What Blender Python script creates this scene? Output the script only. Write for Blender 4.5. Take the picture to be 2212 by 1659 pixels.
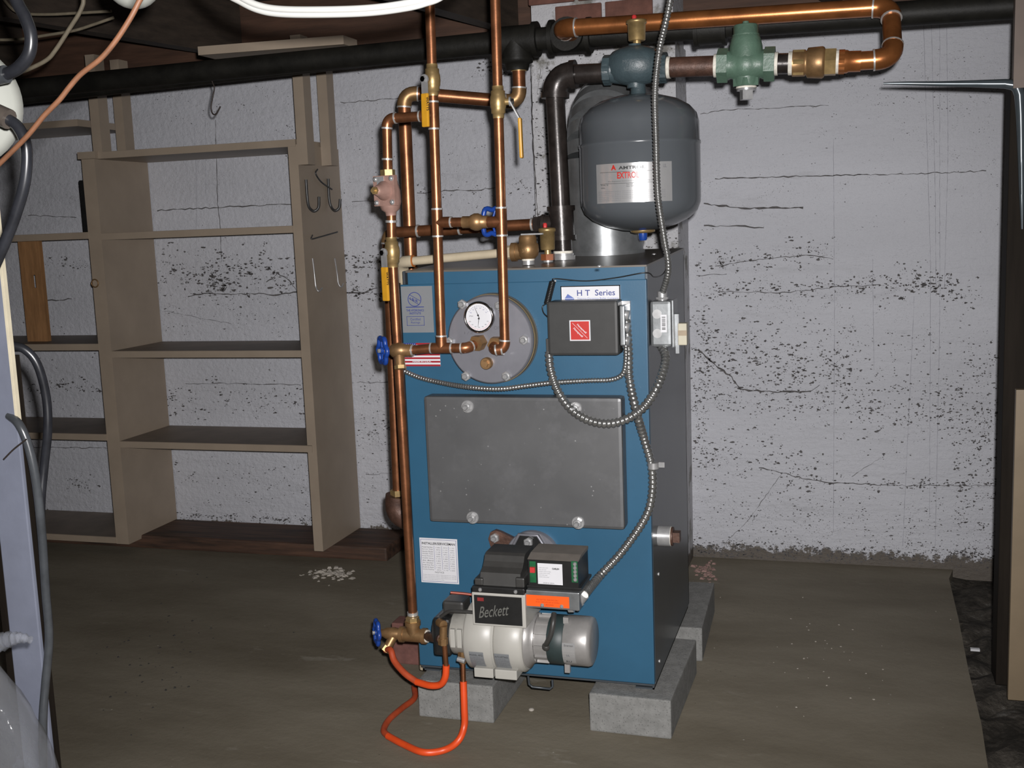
import bpy, math, random
from math import sin, cos, pi, radians, sqrt
from mathutils import Vector, Matrix, Quaternion
random.seed(7)
for o in list(bpy.data.objects): bpy.data.objects.remove(o, do_unlink=True)
COL = bpy.context.scene.collection
SC = bpy.context.scene
# ---------------------------------------------------------------- camera, world, flash, exposure
W, H, FPX = 2212, 1659, 2400.0
CAM = Vector((0, 0, 1.2))
YAW, PITCH, ROLL = radians(17.1), radians(8.2), radians(-2.2)
FW = Vector((-sin(YAW)*cos(PITCH), cos(YAW)*cos(PITCH), -sin(PITCH)))
_r = Vector((cos(YAW), sin(YAW), 0)); _u = _r.cross(FW)
RT = _r*cos(ROLL) + _u*sin(ROLL); UP = -_r*sin(ROLL) + _u*cos(ROLL)
cd = bpy.data.cameras.new('camera'); cam = bpy.data.objects.new('camera', cd); COL.objects.link(cam)
cd.sensor_fit = 'HORIZONTAL'; cd.sensor_width = 36; cd.lens = 36*FPX/W; cd.clip_start = .02
m = Matrix.Identity(4)
for i in range(3): m[i][0], m[i][1], m[i][2], m[i][3] = RT[i], UP[i], -FW[i], CAM[i]
cam.matrix_world = m
SC.camera = cam
w = bpy.data.worlds.new('world'); SC.world = w; w.use_nodes = True
w.node_tree.nodes['Background'].inputs[0].default_value = (.9, .95, 1, 1)
w.node_tree.nodes['Background'].inputs[1].default_value = .012
fl = bpy.data.lights.new('camera_flash', 'SPOT'); fl.energy = 400; fl.spot_size = radians(92); fl.spot_blend = 1.0
fl.shadow_soft_size = .016; fl.color = (1, .975, .97)
fo = bpy.data.objects.new('camera_flash', fl); COL.objects.link(fo)
m2 = m.copy(); m2.translation = CAM + RT*.03 + UP*.05
fo.matrix_world = m2
SC.view_settings.view_transform = 'Standard'; SC.view_settings.look = 'None'
SC.view_settings.exposure = 0.0; SC.view_settings.gamma = 1; SC.view_settings.use_curve_mapping = False

def ray(px, py): return FW + RT*((px-W/2)/FPX) - UP*((py-H/2)/FPX)
def Y(px, py, y): d = ray(px, py); return CAM + d*((y-CAM.y)/d.y)
def X(px, py, x): d = ray(px, py); return CAM + d*((x-CAM.x)/d.x)
def Z(px, py, z): d = ray(px, py); return CAM + d*((z-CAM.z)/d.z)
V = Vector
EX, EY, EZ = V((1,0,0)), V((0,1,0)), V((0,0,1))

# ---------------------------------------------------------------- materials
def lin(c):
    c /= 255.
    return c/12.92 if c <= .04045 else ((c+.055)/1.055)**2.4
def C(r, g, b): return (lin(r), lin(g), lin(b), 1)
def mul(c, k): return (c[0]*k, c[1]*k, c[2]*k, 1)
MATS = {}
class N:
    def __init__(s, name):
        s.m = bpy.data.materials.new(name); s.m.use_nodes = True; s.t = s.m.node_tree
        s.b = s.t.nodes['Principled BSDF']; s.tc = s.t.nodes.new('ShaderNodeTexCoord')
        MATS[name] = s.m
    def n(s, typ, **kw):
        x = s.t.nodes.new(typ)
        for k, v in kw.items(): setattr(x, k, v)
        return x
    def l(s, a, b): s.t.links.new(a, b)
    def noise(s, scale, detail=4, rough=.55, vec=None):
        x = s.n('ShaderNodeTexNoise'); x.inputs['Scale'].default_value = scale
        x.inputs['Detail'].default_value = detail; x.inputs['Roughness'].default_value = rough
        s.l(vec if vec else s.tc.outputs['Object'], x.inputs['Vector']); return x.outputs['Fac']
    def vor(s, scale, feature='F1', vec=None):
        x = s.n('ShaderNodeTexVoronoi', feature=feature); x.inputs['Scale'].default_value = scale
        s.l(vec if vec else s.tc.outputs['Object'], x.inputs['Vector']); return x.outputs['Distance']
    def ramp(s, fac, stops):
        x = s.n('ShaderNodeValToRGB'); e = x.color_ramp.elements
        e[0].position, e[0].color = stops[0]; e[1].position, e[1].color = stops[-1]
        for p, c in stops[1:-1]:
            k = e.new(p); k.color = c
        s.l(fac, x.inputs[0]); return x.outputs[0]
    def mix(s, fac, a, b):
        x = s.n('ShaderNodeMix', data_type='RGBA')
        if isinstance(fac, float): x.inputs[0].default_value = fac
        else: s.l(fac, x.inputs[0])
        for i, v in ((6, a), (7, b)):
            if isinstance(v, tuple): x.inputs[i].default_value = v
            else: s.l(v, x.inputs[i])
        return x.outputs[2]
    def math(s, op, a, b=None):
        x = s.n('ShaderNodeMath', operation=op)
        for i, v in ((0, a), (1, b)):
            if v is None: continue
            if isinstance(v, (int, float)): x.inputs[i].default_value = v
            else: s.l(v, x.inputs[i])
        return x.outputs[0]
    def maprange(s, v, a, b, c=0, d=1):
        x = s.n('ShaderNodeMapRange'); s.l(v, x.inputs[0])
        for i, k in enumerate((a, b, c, d)): x.inputs[i+1].default_value = k
        return x.outputs[0]
    def bump(s, h, strength=.3, dist=.01):
        x = s.n('ShaderNodeBump'); x.inputs['Strength'].default_value = strength; x.inputs['Distance'].default_value = dist
        s.l(h, x.inputs['Height']); s.l(x.outputs[0], s.b.inputs['Normal'])
    def col(s, c):
        if isinstance(c, tuple): s.b.inputs['Base Color'].default_value = c
        else: s.l(c, s.b.inputs['Base Color'])
    def rm(s, r, mt=0, spec=None):
        s.b.inputs['Roughness'].default_value = r; s.b.inputs['Metallic'].default_value = mt
        if spec is not None: s.b.inputs['Specular IOR Level'].default_value = spec

def M(name, c, rough=.5, metal=0, var=.25, scale=18, bump=0, bscale=120, c2=None, spec=None, stretch=None):
    if name in MATS: return MATS[name]
    k = N(name); vec = None
    if stretch:
        mp = k.n('ShaderNodeMapping'); mp.inputs['Scale'].default_value = stretch
        k.l(k.tc.outputs['Object'], mp.inputs[0]); vec = mp.outputs[0]
    f = k.noise(scale, 5, .6, vec)
    k.col(k.ramp(f, [(.3, mul(c, 1-var)), (.7, c2 if c2 else mul(c, 1+var))]))
    k.rm(rough, metal, spec)
    if bump: k.bump(k.noise(bscale, 4, .6, vec), bump, .003)
    return k.m

# ---------------------------------------------------------------- geometry
class G:
    def __init__(s): s.v = []; s.f = []; s.s = []
    def add(s, vs, fs, smooth=False):
        b = len(s.v); s.v += [V(x) for x in vs]
        for f in fs: s.f.append([b+i for i in f]); s.s.append(smooth)
        return s
    def hexa(s, p):   # 8 points: bottom 4 ccw, top 4
        return s.add(p, [(3,2,1,0),(4,5,6,7),(0,1,5,4),(1,2,6,5),(2,3,7,6),(3,0,4,7)])
    def box(s, a, b):
        x0,y0,z0 = [min(a[i],b[i]) for i in range(3)]; x1,y1,z1 = [max(a[i],b[i]) for i in range(3)]
        return s.hexa([(x0,y0,z0),(x1,y0,z0),(x1,y1,z0),(x0,y1,z0),(x0,y0,z1),(x1,y0,z1),(x1,y1,z1),(x0,y1,z1)])
    def obox(s, c, ux, uy, uz, hx, hy, hz):
        c = V(c); P = []
        for z in (-1, 1):
            for x, y in ((-1,-1),(1,-1),(1,1),(-1,1)): P.append(c+ux*hx*x+uy*hy*y+uz*hz*z)
        return s.hexa(P)
    def cbox(s, a, b, ch):   # chamfered box
        x0,y0,z0 = [min(a[i],b[i]) for i in range(3)]; x1,y1,z1 = [max(a[i],b[i]) for i in range(3)]
        import bmesh
        bm = bmesh.new(); bmesh.ops.create_cube(bm, size=1)
        for v in bm.verts: v.co = V(((x0+x1)/2+v.co.x*(x1-x0), (y0+y1)/2+v.co.y*(y1-y0), (z0+z1)/2+v.co.z*(z1-z0)))
        bmesh.ops.bevel(bm, geom=list(bm.edges), offset=ch, segments=2, profile=.6, affect='EDGES')
        bm.verts.index_update()
        s.add([v.co.copy() for v in bm.verts], [[v.index for v in f.verts] for f in bm.faces]); bm.free(); return s
    def frame(s, d):
        d = d.normalized(); a = EZ if abs(d.z) < .9 else EX
        u = d.cross(a).normalized(); return u, u.cross(d).normalized() * -1
    def lathe(s, o, ax, prof, n=24, cap=True, smooth=True, a0=0.0):
        o = V(o); ax = V(ax).normalized(); u, v = s.frame(ax); b = []
        for t, r in prof:
            b += [o+ax*t+(u*cos(a0+2*pi*i/n)+v*sin(a0+2*pi*i/n))*r for i in range(n)]
        fs = []
        for k in range(len(prof)-1):
            for i in range(n):
                j = (i+1) % n; fs.append((k*n+i, k*n+j, (k+1)*n+j, (k+1)*n+i))
        s.add(b, fs, smooth)
        if cap:
            s.add(b[:n], [list(range(n))[::-1]]); s.add(b[-n:], [list(range(n))])
        return s
    def cyl(s, a, b, r, n=20, r2=None, smooth=True):
        a, b = V(a), V(b); return s.lathe(a, b-a, [(0, r), ((b-a).length, r if r2 is None else r2)], n, True, smooth)
    def hexn(s, a, b, r): return s.cyl(a, b, r, 6, None, False)
    def tube(s, pts, r, n=10, cap=True):
        pts = [V(p) for p in pts]; rr = r if callable(r) else (lambda i: r)
        T = []
        for i in range(len(pts)):
            d = pts[min(i+1, len(pts)-1)]-pts[max(i-1, 0)]; T.append(d.normalized())
        u, v = s.frame(T[0]); vs = []
        for i, p in enumerate(pts):
            if i:
                q = T[i-1].rotation_difference(T[i]); u = q @ u
                u = (u-T[i]*u.dot(T[i])).normalized()
            v = T[i].cross(u)
            vs += [p+(u*cos(2*pi*k/n)+v*sin(2*pi*k/n))*rr(i) for k in range(n)]
        fs = []
        for i in range(len(pts)-1):
            for k in range(n):
                j = (k+1) % n; fs.append((i*n+k, i*n+j, (i+1)*n+j, (i+1)*n+k))
        s.add(vs, fs, True)
        if cap: s.add(vs[:n], [list(range(n))[::-1]]); s.add(vs[-n:], [list(range(n))])
        return s
    def prism(s, poly, d):   # polygon of 3d points extruded by d
        p = [V(x) for x in poly]; n = len(p); d = V(d)
        s.add(p, [list(range(n))]); s.add([x+d for x in p], [list(range(n))[::-1]])
        for i in range(n):
            j = (i+1) % n; s.add([p[i], p[j], p[j]+d, p[i]+d], [(3,2,1,0)])
        return s
    def sphere(s, c, r, n=16, k=10, sz=1.0):
        return s.lathe(V(c)-EZ*r*sz, EZ, [(r*sz*(1-cos(pi*i/k)), max(1e-4, r*sin(pi*i/k))) for i in range(k+1)], n, False)
    def ribbon(s, pts, wd, nrm):
        nrm = V(nrm); vs = []; n = len(pts)
        for i in range(n):
            d = (V(pts[min(i+1,n-1)])-V(pts[max(i-1,0)])).normalized(); sd = d.cross(nrm).normalized()
            ww = wd(i) if callable(wd) else wd
            vs += [V(pts[i])-sd*ww/2, V(pts[i])+sd*ww/2]
        return s.add(vs, [(2*i, 2*i+1, 2*i+3, 2*i+2) for i in range(n-1)])

ORG = {}
def mesh(name, g, off=V((0,0,0)), mat=None):
    me = bpy.data.meshes.new(name); me.from_pydata([tuple(v-off) for v in g.v], [], g.f)
    me.polygons.foreach_set('use_smooth', g.s); 
    if mat: me.materials.append(mat)
    me.validate(); me.update(); return me
def part(name, g, mat, parent, label=None):
    o = bpy.data.objects.new(name, mesh(name, g, ORG[parent.name], mat)); COL.objects.link(o); o.parent = parent
    ORG[o.name] = ORG[parent.name]
    if label: o['label'] = label
    return o
def tag(o, label, cat, group=None, kind=None):
    if label: o['label'] = label
    if cat: o['category'] = cat
    if group: o['group'] = group
    if kind: o['kind'] = kind
    return o
def thing(name, label, cat, loc, group=None):
    o = bpy.data.objects.new(name, None); COL.objects.link(o); o.location = V(loc); o.empty_display_size = .05
    ORG[o.name] = V(loc); return tag(o, label, cat, group)
def base_of(g):
    z = min(v.z for v in g.v); n = len(g.v); x = sum(v.x for v in g.v)/n; y = sum(v.y for v in g.v)/n
    return V((x, y, z))
def solo(name, label, cat, g, mat, group=None):
    b = base_of(g); o = bpy.data.objects.new(name, mesh(name, g, b, mat)); COL.objects.link(o); o.location = b
    ORG[o.name] = b; return tag(o, label, cat, group)
def struct(name, g, mat, label=None, cat=None):
    o = bpy.data.objects.new(name, mesh(name, g, V((0,0,0)), mat)); COL.objects.link(o); ORG[o.name] = V((0,0,0))
    return tag(o, label, cat, None, 'structure')
def inst(name, me, parent, loc, rot=None):   # shared mesh piece in local coordinates
    o = bpy.data.objects.new(name, me); COL.objects.link(o); o.parent = parent; o.location = V(loc)-ORG[parent.name]
    if rot is not None: o.rotation_mode = 'QUATERNION'; o.rotation_quaternion = rot
    return o
_tc = {}
def text(s, org, ux, uy, h, mat, parent, width=None, mapf=None, name='lettering', center=False, bold=0, shear=0):
    cu = bpy.data.curves.new('t', 'FONT'); cu.body = s; cu.size = 1; cu.resolution_u = 3; cu.offset = bold; cu.shear = shear
    ob = bpy.data.objects.new('t', cu); me = bpy.data.meshes.new_from_object(ob)
    vs = [v.co.copy() for v in me.vertices]; fs = [list(p.vertices) for p in me.polygons]
    bpy.data.objects.remove(ob); bpy.data.curves.remove(cu); bpy.data.meshes.remove(me)
    if not vs: return
    x0 = min(v.x for v in vs); x1 = max(v.x for v in vs); y0 = min(v.y for v in vs); y1 = max(v.y for v in vs)
    ky = h/(y1-y0); kx = (width/(x1-x0)) if width else ky
    wd = (x1-x0)*kx; g = G(); out = []
    for v in vs:
        a = (v.x-x0)*kx-(wd/2 if center else 0); b = (v.y-y0)*ky
        out.append(mapf(a, b) if mapf else V(org)+V(ux)*a+V(uy)*b)
    g.add(out, fs); return part(name, g, mat, parent)
def cat(pts, n=8):   # catmull-rom through points
    P = [V(p) for p in pts]; P = [P[0]*2-P[1]]+P+[P[-1]*2-P[-2]]; out = []
    for i in range(1, len(P)-2):
        a, b, c, d = P[i-1], P[i], P[i+1], P[i+2]
        for k in range(n):
            t = k/n; out.append(.5*((2*b)+(c-a)*t+(2*a-5*b+4*c-d)*t*t+(3*b-a-3*c+d)*t**3))
    return out+[P[-2]]
def resample(pts, step):
    L = [0]
    for i in range(1, len(pts)): L.append(L[-1]+(pts[i]-pts[i-1]).length)
    n = max(2, int(L[-1]/step)); out = []; j = 0
    for k in range(n+1):
        t = L[-1]*k/n
        while j < len(L)-2 and L[j+1] < t: j += 1
        f = (t-L[j])/max(1e-9, L[j+1]-L[j]); out.append(pts[j].lerp(pts[j+1], min(1, f)))
    return out

# ---------------------------------------------------------------- material list
copper = M('copper', (.235,.095,.043,1), .36, .75, .35, 25, .04, 200)
copper_new = M('bright_copper', (.34,.125,.040,1), .30, .72, .35, 14, .03, 200)
bronze = M('bronze', (.28,.165,.075,1), .42, .65, .3, 30, .06, 160)
brass = M('brass', (.36,.25,.11,1), .40, .65, .3, 30, .05, 160)
solder = M('solder', (.55,.54,.52,1), .35, .6, .25, 60)
ptfe = M('white_thread_tape', (.6,.57,.5,1), .7, 0, .25, 90)
steel_black = M('black_steel', (.026,.021,.019,1), .3, .3, .45, 30, .1, 110, spec=.45)
steel_rust = M('rusty_steel', (.078,.04,.028,1), .5, .3, .4, 40, .3, 150)
main_black = M('painted_black_iron', (.009,.0085,.007,1), .55, 0, .4, 20, .2, 90, spec=.22)
blue = M('blue_enamel', (.021,.082,.145,1), .42, 0, .09, 5, .03, 300, spec=.4)
topgrey = M('grey_brown_enamel', (.12,.105,.09,1), .35, .1, .1, 8)
sidegrey = M('dark_side_enamel', (.050,.058,.066,1), .3, .1, .2, 4)
k = N('galvanized_cover'); k.rm(.42, .45)
_f = k.mix(k.maprange(k.noise(9, 6, .7), .5, .75, 0, .6), k.ramp(k.noise(7, 4), [(.3, (.098,.099,.101,1)), (.7, (.125,.126,.128,1))]), (.17,.17,.175,1))
_f = k.mix(k.math('MULTIPLY', k.maprange(k.vor(60), .05, .12, 1, 0), k.maprange(k.noise(11, 2), .52, .6)), _f, (.34,.34,.34,1))
k.col(_f); alu = k.m
alu_flange = M('machined_aluminium', (.205,.205,.228,1), .36, .45, .12, 10)
chrome = M('chrome', (.7,.7,.7,1), .12, 1, .05, 10)
zinc = M('zinc', (.45,.45,.45,1), .3, .6, .2, 40)
galv = M('galvanized_steel', (.22,.23,.235,1), .36, .65, .25, 22, .05, 60)
bxm = M('flexible_steel', (.31,.31,.30,1), .26, .8, .2, 60)
tankgrey = M('tank_grey_paint', (.078,.086,.094,1), .2, 0, .06, 5, .02, 12, spec=.55)
castgreen = M('cast_green_paint', (.072,.125,.09,1), .42, 0, .15, 30, .25, 140)
castblue = M('cast_blue_grey_paint', (.042,.062,.07,1), .42, 0, .15, 30, .3, 140)
white_en = M('white_enamel', (.345,.335,.305,1), .4, 0, .06, 12)
darkplastic = M('dark_plastic', (.032,.031,.029,1), .45, 0, .15, 30)
blackp = M('black_plastic', (.012,.012,.012,1), .35, 0, .2, 30)
ctrl_top = M('taupe_plastic', (.13,.115,.10,1), .5, 0, .15, 20)
aquag = M('grey_box_enamel', (.034,.034,.033,1), .45, 0, .08, 30, spec=.3)
motor_si = M('motor_silver', (.30,.29,.28,1), .38, .4, .12, 30)
motor_grn = M('motor_dark_green', (.020,.032,.032,1), .5, 0, .15, 30)
orange_p = M('orange_plastic', (.62,.065,.012,1), .4, 0, .12, 14)
orange_dirty = M('dusty_orange_plastic', (.33,.05,.016,1), .5, 0, .35, 14)
yellow_p = M('yellow_vinyl', (.52,.26,.018,1), .4, 0, .1, 30)
blue_w = M('blue_handwheel_paint', (.010,.045,.24,1), .35, 0, .15, 40)
red_p = M('red_print', (.42,.018,.012,1), .4, 0, .05, 20)
white_lab = M('white_label', (.56,.56,.58,1), .45, 0, .03, 20)
silver_lab = M('silver_label', (.52,.52,.52,1), .22, .6, .04, 20)
grey_lab = M('grey_label', (.20,.21,.22,1), .4, .2, .04, 20)
navy = M('navy_ink', (.012,.025,.17,1), .5, 0, .05, 20)
ink = M('black_ink', (.014,.014,.014,1), .5, 0, .05, 20)
greyink = M('grey_ink', (.09,.09,.10,1), .5, 0, .05, 20)
flagred = M('flag_red', (.28,.012,.02,1), .4, 0, .05, 20)
org_lab = M('orange_label', (.75,.09,.006,1), .45, 0, .04, 20)
cream = M('cream_plastic', (.40,.37,.28,1), .4, 0, .08, 25)
cpvc = M('cream_pvc', (.42,.36,.26,1), .35, 0, .08, 25)
prv = M('pink_bronze', (.33,.20,.165,1), .48, .25, .15, 40, .1, 150)
pcb = M('green_board', (.008,.085,.03,1), .4, 0, .2, 60)
redcap = M('red_cap', (.45,.03,.03,1), .4, 0, .1, 30)
beige = M('beige_shelf_paint', (.285,.23,.175,1), .5, 0, .09, 6, .08, 60)
beige_d = M('dusty_shelf_top', (.17,.135,.105,1), .6, 0, .18, 10, .08, 60)
wood_orange = M('bare_orange_wood', (.27,.14,.06,1), .55, 0, .25, 10, .1, 60, stretch=(8,8,1))
wood_dark = M('dark_joist_wood', (.04,.029,.021,1), .7, 0, .35, 7, .2, 60, stretch=(6,.6,6))
wood_red = M('red_brown_wood', (.07,.034,.02,1), .7, 0, .35, 7, .2, 60, stretch=(.6,6,6))
timber = M('dirty_timber', (.032,.02,.014,1), .7, 0, .45, 7, .25, 60, c2=(.10,.05,.03,1), stretch=(.6,6,6))
post_dark = M('dark_brown_post', (.013,.010,.0075,1), .75, 0, .25, 8, .1, 60, spec=.1, stretch=(6,6,.5))
tanpaint = M('tan_paint', (.185,.14,.088,1), .45, 0, .1, 7, .05, 40)
bracket_g = M('grey_bracket_enamel', (.07,.085,.095,1), .25, .3, .15, 20, spec=.6)
hook_m = M('dull_hook_metal', (.06,.06,.06,1), .4, .5, .3, 60)
wire_dk = M('dark_wire', (.03,.022,.018,1), .5, .2, .3, 60)
cable_gr = M('grey_cable_sheath', (.055,.06,.066,1), .28, 0, .3, 16, .05, 60, spec=.6)
cable_bk = M('black_cable_sheath', (.018,.019,.023,1), .3, 0, .4, 20, spec=.6)
cable_be = M('dusty_beige_cable', (.20,.17,.12,1), .6, 0, .2, 40)
cable_or = M('brown_orange_cord', (.105,.045,.022,1), .5, 0, .25, 40)
cable_wh = M('white_cable_sheath', (.30,.30,.285,1), .4, 0, .04, 30)
porcelain = M('glazed_porcelain', (.42,.43,.39,1), .25, 0, .04, 12)
bluepost = M('pale_blue_paint', (.175,.19,.245,1), .6, 0, .12, 8, .15, 30)
creamstrip = M('cream_chipped_paint', (.62,.56,.42,1), .6, 0, .1, 20, .15, 40)
brickm = M('red_brick', (.135,.058,.042,1), .85, 0, .3, 22, .4, 60)
mortar = M('white_mortar', (.42,.40,.37,1), .9, 0, .3, 30, .4, 60)
k = N('concrete_block'); k.rm(.9, 0, .2)
k.col(k.mix(k.maprange(k.vor(160), .0, .35), (.10,.10,.097,1), k.ramp(k.noise(40), [(.3, (.165,.165,.158,1)), (.7, (.23,.23,.222,1))])))
k.bump(k.noise(180, 6, .7), .6, .003); block_m = k.m
k = N('clear_plastic_film'); k.col((.75,.78,.85,1)); k.rm(.12, 0, .8); k.b.inputs['Transmission Weight'].default_value = .75; k.b.inputs['Alpha'].default_value = .38
k.b.inputs['IOR'].default_value = 1.2; k.bump(k.noise(30, 3), .4, .01); film = k.m
# painted concrete wall
def wallmat(name, base, worn):
    k = N(name)
    pos = k.n('ShaderNodeSeparateXYZ'); k.l(k.tc.outputs['Object'], pos.inputs[0])
    mp = k.n('ShaderNodeMapping'); mp.inputs['Scale'].default_value = (.35, 1, 1.5); k.l(k.tc.outputs['Object'], mp.inputs[0])
    big = k.noise(2.2, 5, .6, mp.outputs[0]); fine = k.noise(55, 5, .7)
    c = k.ramp(big, [(.3, mul(base, .92)), (.72, mul(base, 1.05))])
    # fine pitting in rough bands
    band = k.maprange(k.noise(2.6, 3, .6, mp.outputs[0]), .44, .60)
    pit = k.math('MULTIPLY', k.maprange(k.vor(150), .14, .24, 1, 0), band)
    pit = k.math('MULTIPLY', pit, k.maprange(k.noise(30, 3), .48, .56))
    c = k.mix(k.math('MULTIPLY', pit, .8), c, (.12, .115, .115, 1))
    scuff = k.math('MULTIPLY', k.maprange(k.noise(16, 7, .75, mp.outputs[0]), .55, .72, 0, .35), band)
    c = k.mix(scuff, c, (.26, .26, .27, 1))
    if worn:
        wmask = k.maprange(k.noise(5.5, 6, .65), .54, .60)
        c = k.mix(wmask, c, k.ramp(k.noise(30, 5), [(.3, (.17, .165, .15, 1)), (.7, (.30, .29, .27, 1))]))
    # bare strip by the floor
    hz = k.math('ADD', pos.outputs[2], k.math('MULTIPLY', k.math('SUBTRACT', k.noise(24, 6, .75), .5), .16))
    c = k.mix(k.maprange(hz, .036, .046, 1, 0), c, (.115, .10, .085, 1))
    k.col(c); k.rm(.6, 0, .3)
    # form boards: soft horizontal steps
    st = k.n('ShaderNodeMath', operation='SINE'); k.l(k.math('MULTIPLY', pos.outputs[2], 31.), st.inputs[0])
    h = k.math('ADD', k.math('MULTIPLY', fine, .55), k.math('MULTIPLY', k.noise(9, 5, .7, mp.outputs[0]), 1.0))
    k.bump(h, .8, .014)
    return k.m
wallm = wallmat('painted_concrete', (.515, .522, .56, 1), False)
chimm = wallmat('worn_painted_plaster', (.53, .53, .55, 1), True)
k = N('dirty_concrete_floor'); k.rm(.75, 0, .25)
mp = k.n('ShaderNodeMapping'); mp.inputs['Scale'].default_value = (.5, 1.2, 1); mp.inputs['Rotation'].default_value = (0,0,.35); k.l(k.tc.outputs['Object'], mp.inputs[0])
c = k.ramp(k.noise(2.0, 6, .62, mp.outputs[0]), [(.28, (.11,.093,.066,1)), (.5, (.168,.147,.11,1)), (.75, (.235,.21,.163,1))])
c = k.mix(k.maprange(k.noise(7, 7, .7, mp.outputs[0]), .62, .72, 0, .7), c, (.27,.25,.21,1))
c = k.mix(k.math('MULTIPLY', k.maprange(k.vor(26), .03, .06, 1, 0), k.maprange(k.noise(4, 2), .5, .6)), c, (.05,.045,.04,1))
c = k.mix(k.math('MULTIPLY', k.maprange(k.vor(19.3), .02, .05, 1, 0), k.maprange(k.noise(5, 2), .52, .6)), c, (.38,.36,.32,1))
k.col(c); k.bump(k.noise(45, 6, .7), .25, .006); floorm = k.m
k = N('dark_rubble'); k.rm(.9, 0, .2)
k.col(k.ramp(k.noise(14, 7, .75), [(.4, (.025,.022,.018,1)), (.58, (.075,.066,.055,1)), (.75, (.22,.21,.19,1))])); k.bump(k.noise(30, 7, .7), .8, .02); rubble = k.m
pitm = M('bare_concrete_chip', (.085,.08,.08,1), .95, 0, .4, 60)
faint = M('pencil_grey', (.30,.30,.33,1), .9, 0, .1, 60)
stain = M('grey_stain', (.25,.25,.26,1), .9, 0, .2, 60)
# ================================================================ STRUCTURE
YW = 3.85; X0, X1, YB, ZT = -4.6, 2.4, -2.6, 2.06
edge = [Z(px, py, 0) for px, py in ((2050,1250),(2071,1339),(2092,1448),(2120,1564),(2134,1656))]
e0 = edge[-1]+(edge[-1]-edge[0])*((YB-edge[-1].y)/(edge[-1].y-edge[0].y)); e0.y = YB; e0.x = max(e0.x, -.2)
top = edge[0].copy(); top.y = YW; top.x += .02
poly = [V((X0,YB,0)), V((e0.x,YB,0))]+edge[::-1]+[top, V((X0,YW,0))]
for p in poly: p.z = 0
floor = struct('floor', G().prism([p for p in poly], (0,0,-.08)), floorm, 'dirty grey brown concrete slab floor', 'floor')
g = G(); nx, ny = 50, 110; xa, xb = -.3, X1; vs = []; random.seed(3)
for j in range(ny+1):
    for i in range(nx+1):
        x = xa+(xb-xa)*(i/nx)**1.6; y = YB+(YW-YB)*j/ny
        vs.append((x, y, -.03+random.uniform(-.012,.012)+.012*sin(x*21)*cos(y*17)))
g.add(vs, [(j*(nx+1)+i, j*(nx+1)+i+1, (j+1)*(nx+1)+i+1, (j+1)*(nx+1)+i) for j in range(ny) for i in range(nx)])
struct('floor_edge', g, rubble, 'rough dark broken ground beyond the slab', 'ground')
ZW = 1.84
wall = struct('wall_back', G().box((X0,YW,-.08),(X1,YW+.2,ZW)), wallm, 'white painted board-formed concrete wall with chipped patches', 'wall')
struct('wall_left', G().box((X0-.2,YB,-.08),(X0,YW+.2,ZT)), wallm, 'white painted concrete wall', 'wall')
struct('wall_right', G().box((X1,YB,-.08),(X1+.2,YW+.2,ZT)), wallm, 'white painted concrete wall', 'wall')
struct('wall_front', G().box((X0-.2,YB-.2,-.08),(X1+.2,YB,ZT)), wallm, 'white painted concrete wall', 'wall')
ceil = struct('ceiling', G().box((X0-.2,YB-.2,ZT),(X1+.2,YW+.3,ZT+.04)), wood_dark, 'dark wooden joist ceiling', 'ceiling')
part('rim_board', G().box((X0,YW+.03,ZW),(X1,YW+.08,ZT)), wood_red, ceil)
part('sill_plate', G().box((X0,YW+.005,ZW),(X1,YW+.029,ZW+.04)), wood_red, ceil)
jm = G(); sl = .2; y0, y1 = YB, YW+.02
jm.hexa([V((-.06+sl*(y0-3.35),y0,1.865)),V((sl*(y0-3.35),y0,1.865)),V((sl*(y1-3.35),y1,1.865)),V((-.06+sl*(y1-3.35),y1,1.865)),
         V((-.06+sl*(y0-3.35),y0,ZT)),V((sl*(y0-3.35),y0,ZT)),V((sl*(y1-3.35),y1,ZT)),V((-.06+sl*(y1-3.35),y1,ZT))])
jme = mesh('joist', jm, V((0,0,0)), wood_dark)
for x in (-3.3,-2.31,-1.22,-.13,.95): inst('joist', jme, ceil, (x,0,0))
# chimney breast
CF = 3.61; cx0 = Y(1152,300,CF).x; cx1 = -.532; ZC = 1.752
chim = struct('wall_chimney', G().box((cx0,CF,-.08),(cx1,YW,ZC)).box((cx0+.006,CF+.006,ZC),(cx1-.006,YW,ZT)), chimm, 'worn white plastered chimney breast with bare bricks at its top', 'chimney')
bw, bh = .152, .058
bme = mesh('brick', G().cbox((0,0,0),(bw,.09,bh),.004), V((0,0,0)), brickm)
for r in range(5):
    x = cx0-(r % 2)*bw*.5
    while x < cx1-.03:
        if x >= cx0-.02 and x+bw <= cx1+.06: inst('brick', bme, chim, (min(x,cx1-bw), CF-.004, ZC+.008+r*(bh+.011)))
        x += bw+.012
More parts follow.
